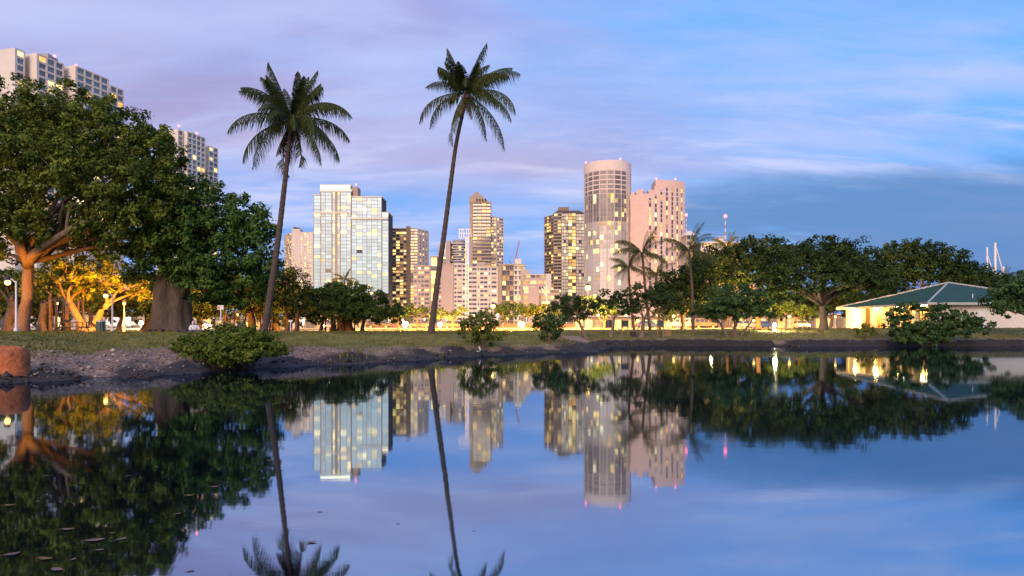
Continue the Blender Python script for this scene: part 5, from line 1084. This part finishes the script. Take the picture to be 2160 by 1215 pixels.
# ------------------------------------------------------------------ lawn furniture, signs, bins, person
def place(px, D): x = px2x(px, D); return (x, D, g(x, D))
def sign_post(label, px, D, top_py, w, h, face='sign', group='small signs on posts', red=False):
    p = place(px, D); e = thing('sign_post', label, 'sign', p, group=group); H = py2z(top_py, D) - p[2]; m = MB(); m.tube([(0, 0, -.05), (0, 0, H)], .035, 6); m.build('post', M['wsteel'], e); b = MB(); b.box(-w / 2, w / 2, -.06, -.037, H - h, H); b.build('sign_panel', M[face], e)
    if red:
        r = MB(); r.box(-w / 2 + .04, -.04, -.066, -.061, H - h + .05, H - .05); r.build('sign_print', M['signr'], e)
sign_post('small white sign with red print above the dome-shaped shrub', 466, 40, 644, .36, .26, red=True)
sign_post('little plain sign on a thin post right of the leaning palm', 613, 48, 675, .28, .14)
def board(label, px, D, py0, py1, wpx):
    p = place(px, D); k = D / F; e = thing('notice_board', label, 'notice board', p, group='green notice boards'); z1, z0 = py2z(py0, D) - p[2], py2z(py1, D) - p[2]; w = wpx * k
    for s in (-1, 1):
        m = MB(); m.box(s * w * .42 - .05, s * w * .42 + .05, -.04, .04, -.1, z1 - .02); m.build('post', M['wood'], e)
    b = MB(); b.box(-w / 2, w / 2, -.1, -.045, z0, z1); b.build('panel', M['green'], e); f = MB(); f.box(-w / 2 - .03, w / 2 + .03, -.13, -.105, z1 - .05, z1 + .02); f.box(-w / 2 - .03, w / 2 + .03, -.13, -.105, z0 - .02, z0 + .05); f.build('frame', M['wood'], e)
board('green notice board left of the thin forked bank tree limbs', 1318, 66, 676, 689, 15); board('green notice board beside the brown bin enclosure', 1393, 66, 676, 690, 14)
def bin_(label, px, D, w, h, body, lid=None, name='litter_bin', sq=False):
    e = thing(name, label, 'bin', place(px, D)); m = MB()
    if sq: m.box(-w / 2, w / 2, -w * .35, w * .35, -.03, h)
    else: m.lathe([(w * .42, -.03), (w * .5, .05), (w * .5, h)], 16)
    m.build('body', M[body], e); l = MB()
    if sq: l.box(-w / 2 - .03, w / 2 + .03, -w * .35 - .03, w * .35 + .03, h + .002, h + .08)
    else: l.lathe([(w * .53, h + .002), (w * .53, h + .05), (w * .3, h + .12)], 16)
    l.build('lid', M[lid or body], e)
    for i in range(6):
        s = MB(); x = -w / 2 + w * (i + .5) / 6
        if sq: s.box(x - .03, x + .03, -w * .35 - .02, -w * .35 - .003, .08, h - .06)
        else:
            a = math.pi + math.pi * (i + .5) / 6; s.box(w * .5 * math.cos(a) - .03, w * .5 * math.cos(a) + .03, w * .5 * math.sin(a) - .03, w * .5 * math.sin(a) + .01, .08, h - .06)
        s.build('slat', M[body], e)
bin_('green litter bin with lid by the picnic table', 213, 48, .58, .72, 'gbin', 'steel'); bin_('low dark bin at the foot of the first green board', 1336, 66, .5, .42, 'bag', 'bag', sq=True); bin_('brown slatted bin enclosure beside the second green board', 1407, 67, .75, .62, 'wood', 'wood', 'bin_enclosure', True)
def picnic():
    e = thing('picnic_table', 'weathered wooden picnic table under the forked orange tree', 'table', place(155, 51), R(4)); z = .74
    for i in range(4): m = MB(); m.box(-1.1, 1.1, -.38 + i * .19, -.21 + i * .19, z, z + .05); m.build('tabletop_plank', M['wood'], e)
    for s in (-1, 1):
        for j in range(2): m = MB(); y = s * (.62 + .16 * j); m.box(-1.1, 1.1, y - .07, y + .07, .42, .46); m.build('bench_plank', M['wood'], e)
        for t in (-1, 1): m = MB(); m.tube([(s * .8, t * .6, 0), (s * .8, t * .2, z)], .05, 4); m.build('leg', M['wood'], e)
        m = MB(); m.box(s * .8 - .04, s * .8 + .04, -.8, .8, .35, .415); m.build('brace', M['wood'], e)
    tx, ty, tz = place(155, 51)
    for i, (dx, nm, lb, mt, w, h) in enumerate(((-.55, 'bag', 'dark bag lying on the picnic table', 'bag', .42, .16), (.05, 'bundle', 'pale bundle lying on the picnic table', 'cloth', .5, .14))):
        b = MB(); b.lathe([(w * .3, 0), (w * .5, h * .3), (w * .45, h * .75), (w * .15, h)], 12); o = b.build(nm, M[mt], None, True, (tx + dx, ty, tz + z + .05)); o.scale = (1, .6, 1); tag(o, lb, nm)
picnic()
def person():
    x, y, z = place(410, 41.5); e = thing('person', 'person in a white hooded jacket sitting on the lawn behind the dome-shaped shrub', 'person', (x, y, z), R(25))
    def skin(name, V, E, rad, m):
        me = bpy.data.meshes.new(name); me.from_pydata(V, E, []); o = link(name, me, e); me.materials.append(m); s = o.modifiers.new('skin', 'SKIN'); s.use_smooth_shade = True; me.skin_vertices.new() if not me.skin_vertices else None
        for i, r in enumerate(rad): me.skin_vertices[0].data[i].radius = (r, r)
        me.skin_vertices[0].data[0].use_root = True; o.modifiers.new('sub', 'SUBSURF').levels = 1; o.modifiers['sub'].render_levels = 2; return o
    V = [(0, 0, .13), (0, .02, .32), (0, .0, .48), (0, -.03, .57), (0, -.07, .66), (0, -.08, .74)]; rd = [.14, .14, .15, .06, .085, .08]; E = [(0, 1), (1, 2), (2, 3), (3, 4), (4, 5)]
    for s in (-1, 1):
        o = len(V); V += [(s * .12, -.03, .12), (s * .33, -.28, .14), (s * .06, -.40, .07), (s * -.06, -.46, .06)]; rd += [.095, .07, .055, .035]; E += [(0, o), (o, o + 1), (o + 1, o + 2), (o + 2, o + 3)]
        o = len(V); V += [(s * .17, .0, .49), (s * .25, -.10, .30), (s * .15, -.30, .24), (s * .13, -.36, .23)]; rd += [.06, .048, .035, .03]; E += [(2, o), (o, o + 1), (o + 1, o + 2), (o + 2, o + 3)]
        for j in range(5):
            a = -.035 + j * .018; q = len(V); V += [(s * (.13 + a), -.40, .225), (s * (.13 + a), -.43 - .01 * (2 - abs(j - 2)), .20)]; rd += [.009, .008]; E += [(o + 3, q), (q, q + 1)]
    skin('body', V, E, rd, M['trouser'])
    J = [(0, .01, .2), (0, .02, .34), (0, .0, .49), (0, -.02, .57)]; jr = [.19, .185, .19, .10]; JE = [(0, 1), (1, 2), (2, 3)]
    for s in (-1, 1): o = len(J); J += [(s * .19, 0, .49), (s * .27, -.10, .30), (s * .16, -.28, .25)]; jr += [.085, .07, .055]; JE += [(2, o), (o, o + 1), (o + 1, o + 2)]
    skin('jacket', J, JE, jr, M['cloth'])
    h = MB(); n = 14; prof = [(.10, .55), (.135, .60), (.14, .68), (.12, .76), (.07, .81), (.01, .83)]; o = 0
    for r, zz in prof:
        for k in range(n): a = R(-55) + R(290) * k / (n - 1); h.v.append((r * math.cos(a), -.07 + r * 1.05 * math.sin(a), zz))
    for i in range(len(prof) - 1):
        for k in range(n - 1): h.f.append((i * n + k, i * n + k + 1, (i + 1) * n + k + 1, (i + 1) * n + k)); h.m.append(0)
    ho = h.build('hood', M['cloth'], e, True); s = ho.modifiers.new('solid', 'SOLIDIFY'); s.thickness = .02
    f = MB(); f.ball((0, -.085, .68), .09, 10, sz=1.2); f.ball((0, -.18, .67), .02, 6); f.ball((-.03, -.165, .70), .012, 6); f.ball((.03, -.165, .70), .012, 6); f.box(-.025, .025, -.178, -.165, .632, .64); f.build('face', M['skin'], e, True)
    bx, by, bz = place(386, 41.3); b = MB(); b.lathe([(.22, -.02), (.30, .08), (.26, .18), (.1, .22)], 14); o = b.build('duffel_bag', M['bag'], None, True, (bx, by, bz)); o.scale = (1.2, .6, 1); tag(o, 'black bag on the grass beside the seated person', 'bag')
person()

# rust-stained concrete stump at the left water edge
def stump():
    D = 18.9; x = px2x(18, D); z = .12; e = thing('concrete_stump', 'rust-red stained round concrete stump at the water edge', 'stump', (x, D, z)); m = MB(); n = 40; h = py2z(732, D) - z; prof = [(.0, 1.0), (.35, 1.0), (.7, .99), (.80, .96), (.9, .88), (.97, .72), (1.01, .45), (1.03, .02)]; R0 = .50; q = random.Random(4); ph = [q.uniform(0, 6) for _ in range(5)]
    for t, rr in prof:
        for k in range(n):
            a = 2 * math.pi * k / n; f = 1 + .03 * math.sin(3 * a + ph[0]) + .018 * math.sin(7 * a + ph[1] + 4 * t) + .012 * math.sin(13 * a + ph[2] + 9 * t); m.v.append((R0 * rr * f * math.cos(a), R0 * rr * f * math.sin(a), t * h + .02 * math.sin(2 * a + ph[3]) * t))
    for i in range(len(prof) - 1):
        for k in range(n): m.f.append((i * n + k, i * n + (k + 1) % n, (i + 1) * n + (k + 1) % n, (i + 1) * n + k)); m.m.append(0)
    m.build('body', M['rock'], e, True)
stump()
def pipe():
    D = 38; x = px2x(1008, D); e = MB(); e.tube([(-.12, 0, .14), (.06, 0, .13), (.13, 0, .17), (.13, 0, .26), (.05, .02, .42)], .028, 8); tag(e.build('bent_pipe', M['pipe'], None, True, (x, D, g(x, D) - .1)), 'white bent pipe sticking out of the mud below the loose shrub', 'pipe')
pipe()
def ramp():
    D = 54.5; x = px2x(1216, D); z = g(x, D); e = thing('boat_ramp', 'small concrete ramp with raised kerb on the sandy spit, lit orange', 'ramp', (x, D, z), R(12)); m = MB(); m.add([(-.7, -1.2, -.12), (.8, -1.2, -.12), (.8, 2.2, .30), (-.7, 2.2, .30), (-.7, -1.2, -.4), (.8, -1.2, -.4), (.8, 2.2, -.4), (-.7, 2.2, -.4)], [(0, 1, 2, 3), (7, 6, 5, 4), (0, 4, 5, 1), (1, 5, 6, 2), (2, 6, 7, 3), (3, 7, 4, 0)]); m.build('slab', M['brown'], e)
    k = MB(); k.add([(-.9, -1.2, 0), (-.71, -1.2, 0), (-.71, 2.2, .45), (-.9, 2.2, .45), (-.9, -1.2, -.4), (-.71, -1.2, -.4), (-.71, 2.2, -.4), (-.9, 2.2, -.4)], [(0, 1, 2, 3), (7, 6, 5, 4), (0, 4, 5, 1), (1, 5, 6, 2), (2, 6, 7, 3), (3, 7, 4, 0)]); k.build('kerb_upstand', M['brown'], e)
ramp()

# leaves floating on the pond
def floating_leaves():
    def leafm(L, W, curl, m, sd):
        mb = MB(); n = 9; q = random.Random(sd)
        for i in range(n):
            t = i / (n - 1); w = W * math.sin(math.pi * (t * .94 + .03)) ** .8; x = (t - .5) * L; zc = curl * (2 * t - 1) ** 2
            mb.v += [(x, -w * q.uniform(.85, 1.1), .004 + zc + curl * .6), (x, 0, .004 + zc), (x, w * q.uniform(.85, 1.1), .004 + zc + curl * .8)]
        for i in range(n - 1):
            for j in range(2): mb.f.append((i * 3 + j, i * 3 + j + 1, i * 3 + j + 4, i * 3 + j + 3)); mb.m.append(0)
        mb.tube([(-L / 2 - L * .22, 0, .006), (-L / 2, 0, .005 + curl)], .0025, 5); return mb.mesh('floating_leaf', [m])
    ms = [leafm(.15, .038, .006, M['fleaf'], 1), leafm(.13, .03, .008, M['fleaf2'], 2), leafm(.17, .045, .004, M['fleaf'], 3)]
    spots = [(143, 1117, 1.0, 10), (95, 1180, 1.3, -8), (200, 1140, 1.3, 20), (255, 1138, .9, 55), (400, 1046, 1.0, 0), (452, 1027, .8, 25), (657, 1145, .9, 12), (20, 1067, 1.2, 4), (120, 1202, 1.0, 160), (25, 1170, 1.1, 40), (237, 1125, .6, 10), (210, 1160, .6, 5), (375, 1084, .6, 20), (570, 972, .8, 0), (590, 933, .8, 5), (98, 1004, .6, 10), (270, 1004, .6, 15), (155, 1180, .5, 90), (80, 1058, .5, 0), (675, 1080, .6, 25), (330, 985, .5, 0), (840, 1105, .4, 8), (1000, 1120, .35, 0), (402, 1205, .5, 30)]
    for i, (px, py, s, a) in enumerate(spots):
        D = CAMZ * F / (py - HY); o = link('floating_leaf', ms[i % 3], None, (px2x(px, D), D, .001), R(a)); s *= .52; o.scale = (s, s, s); tag(o, 'curled dead leaf floating on the pond', 'leaf', 'dead leaves floating on the pond')
floating_leaves()
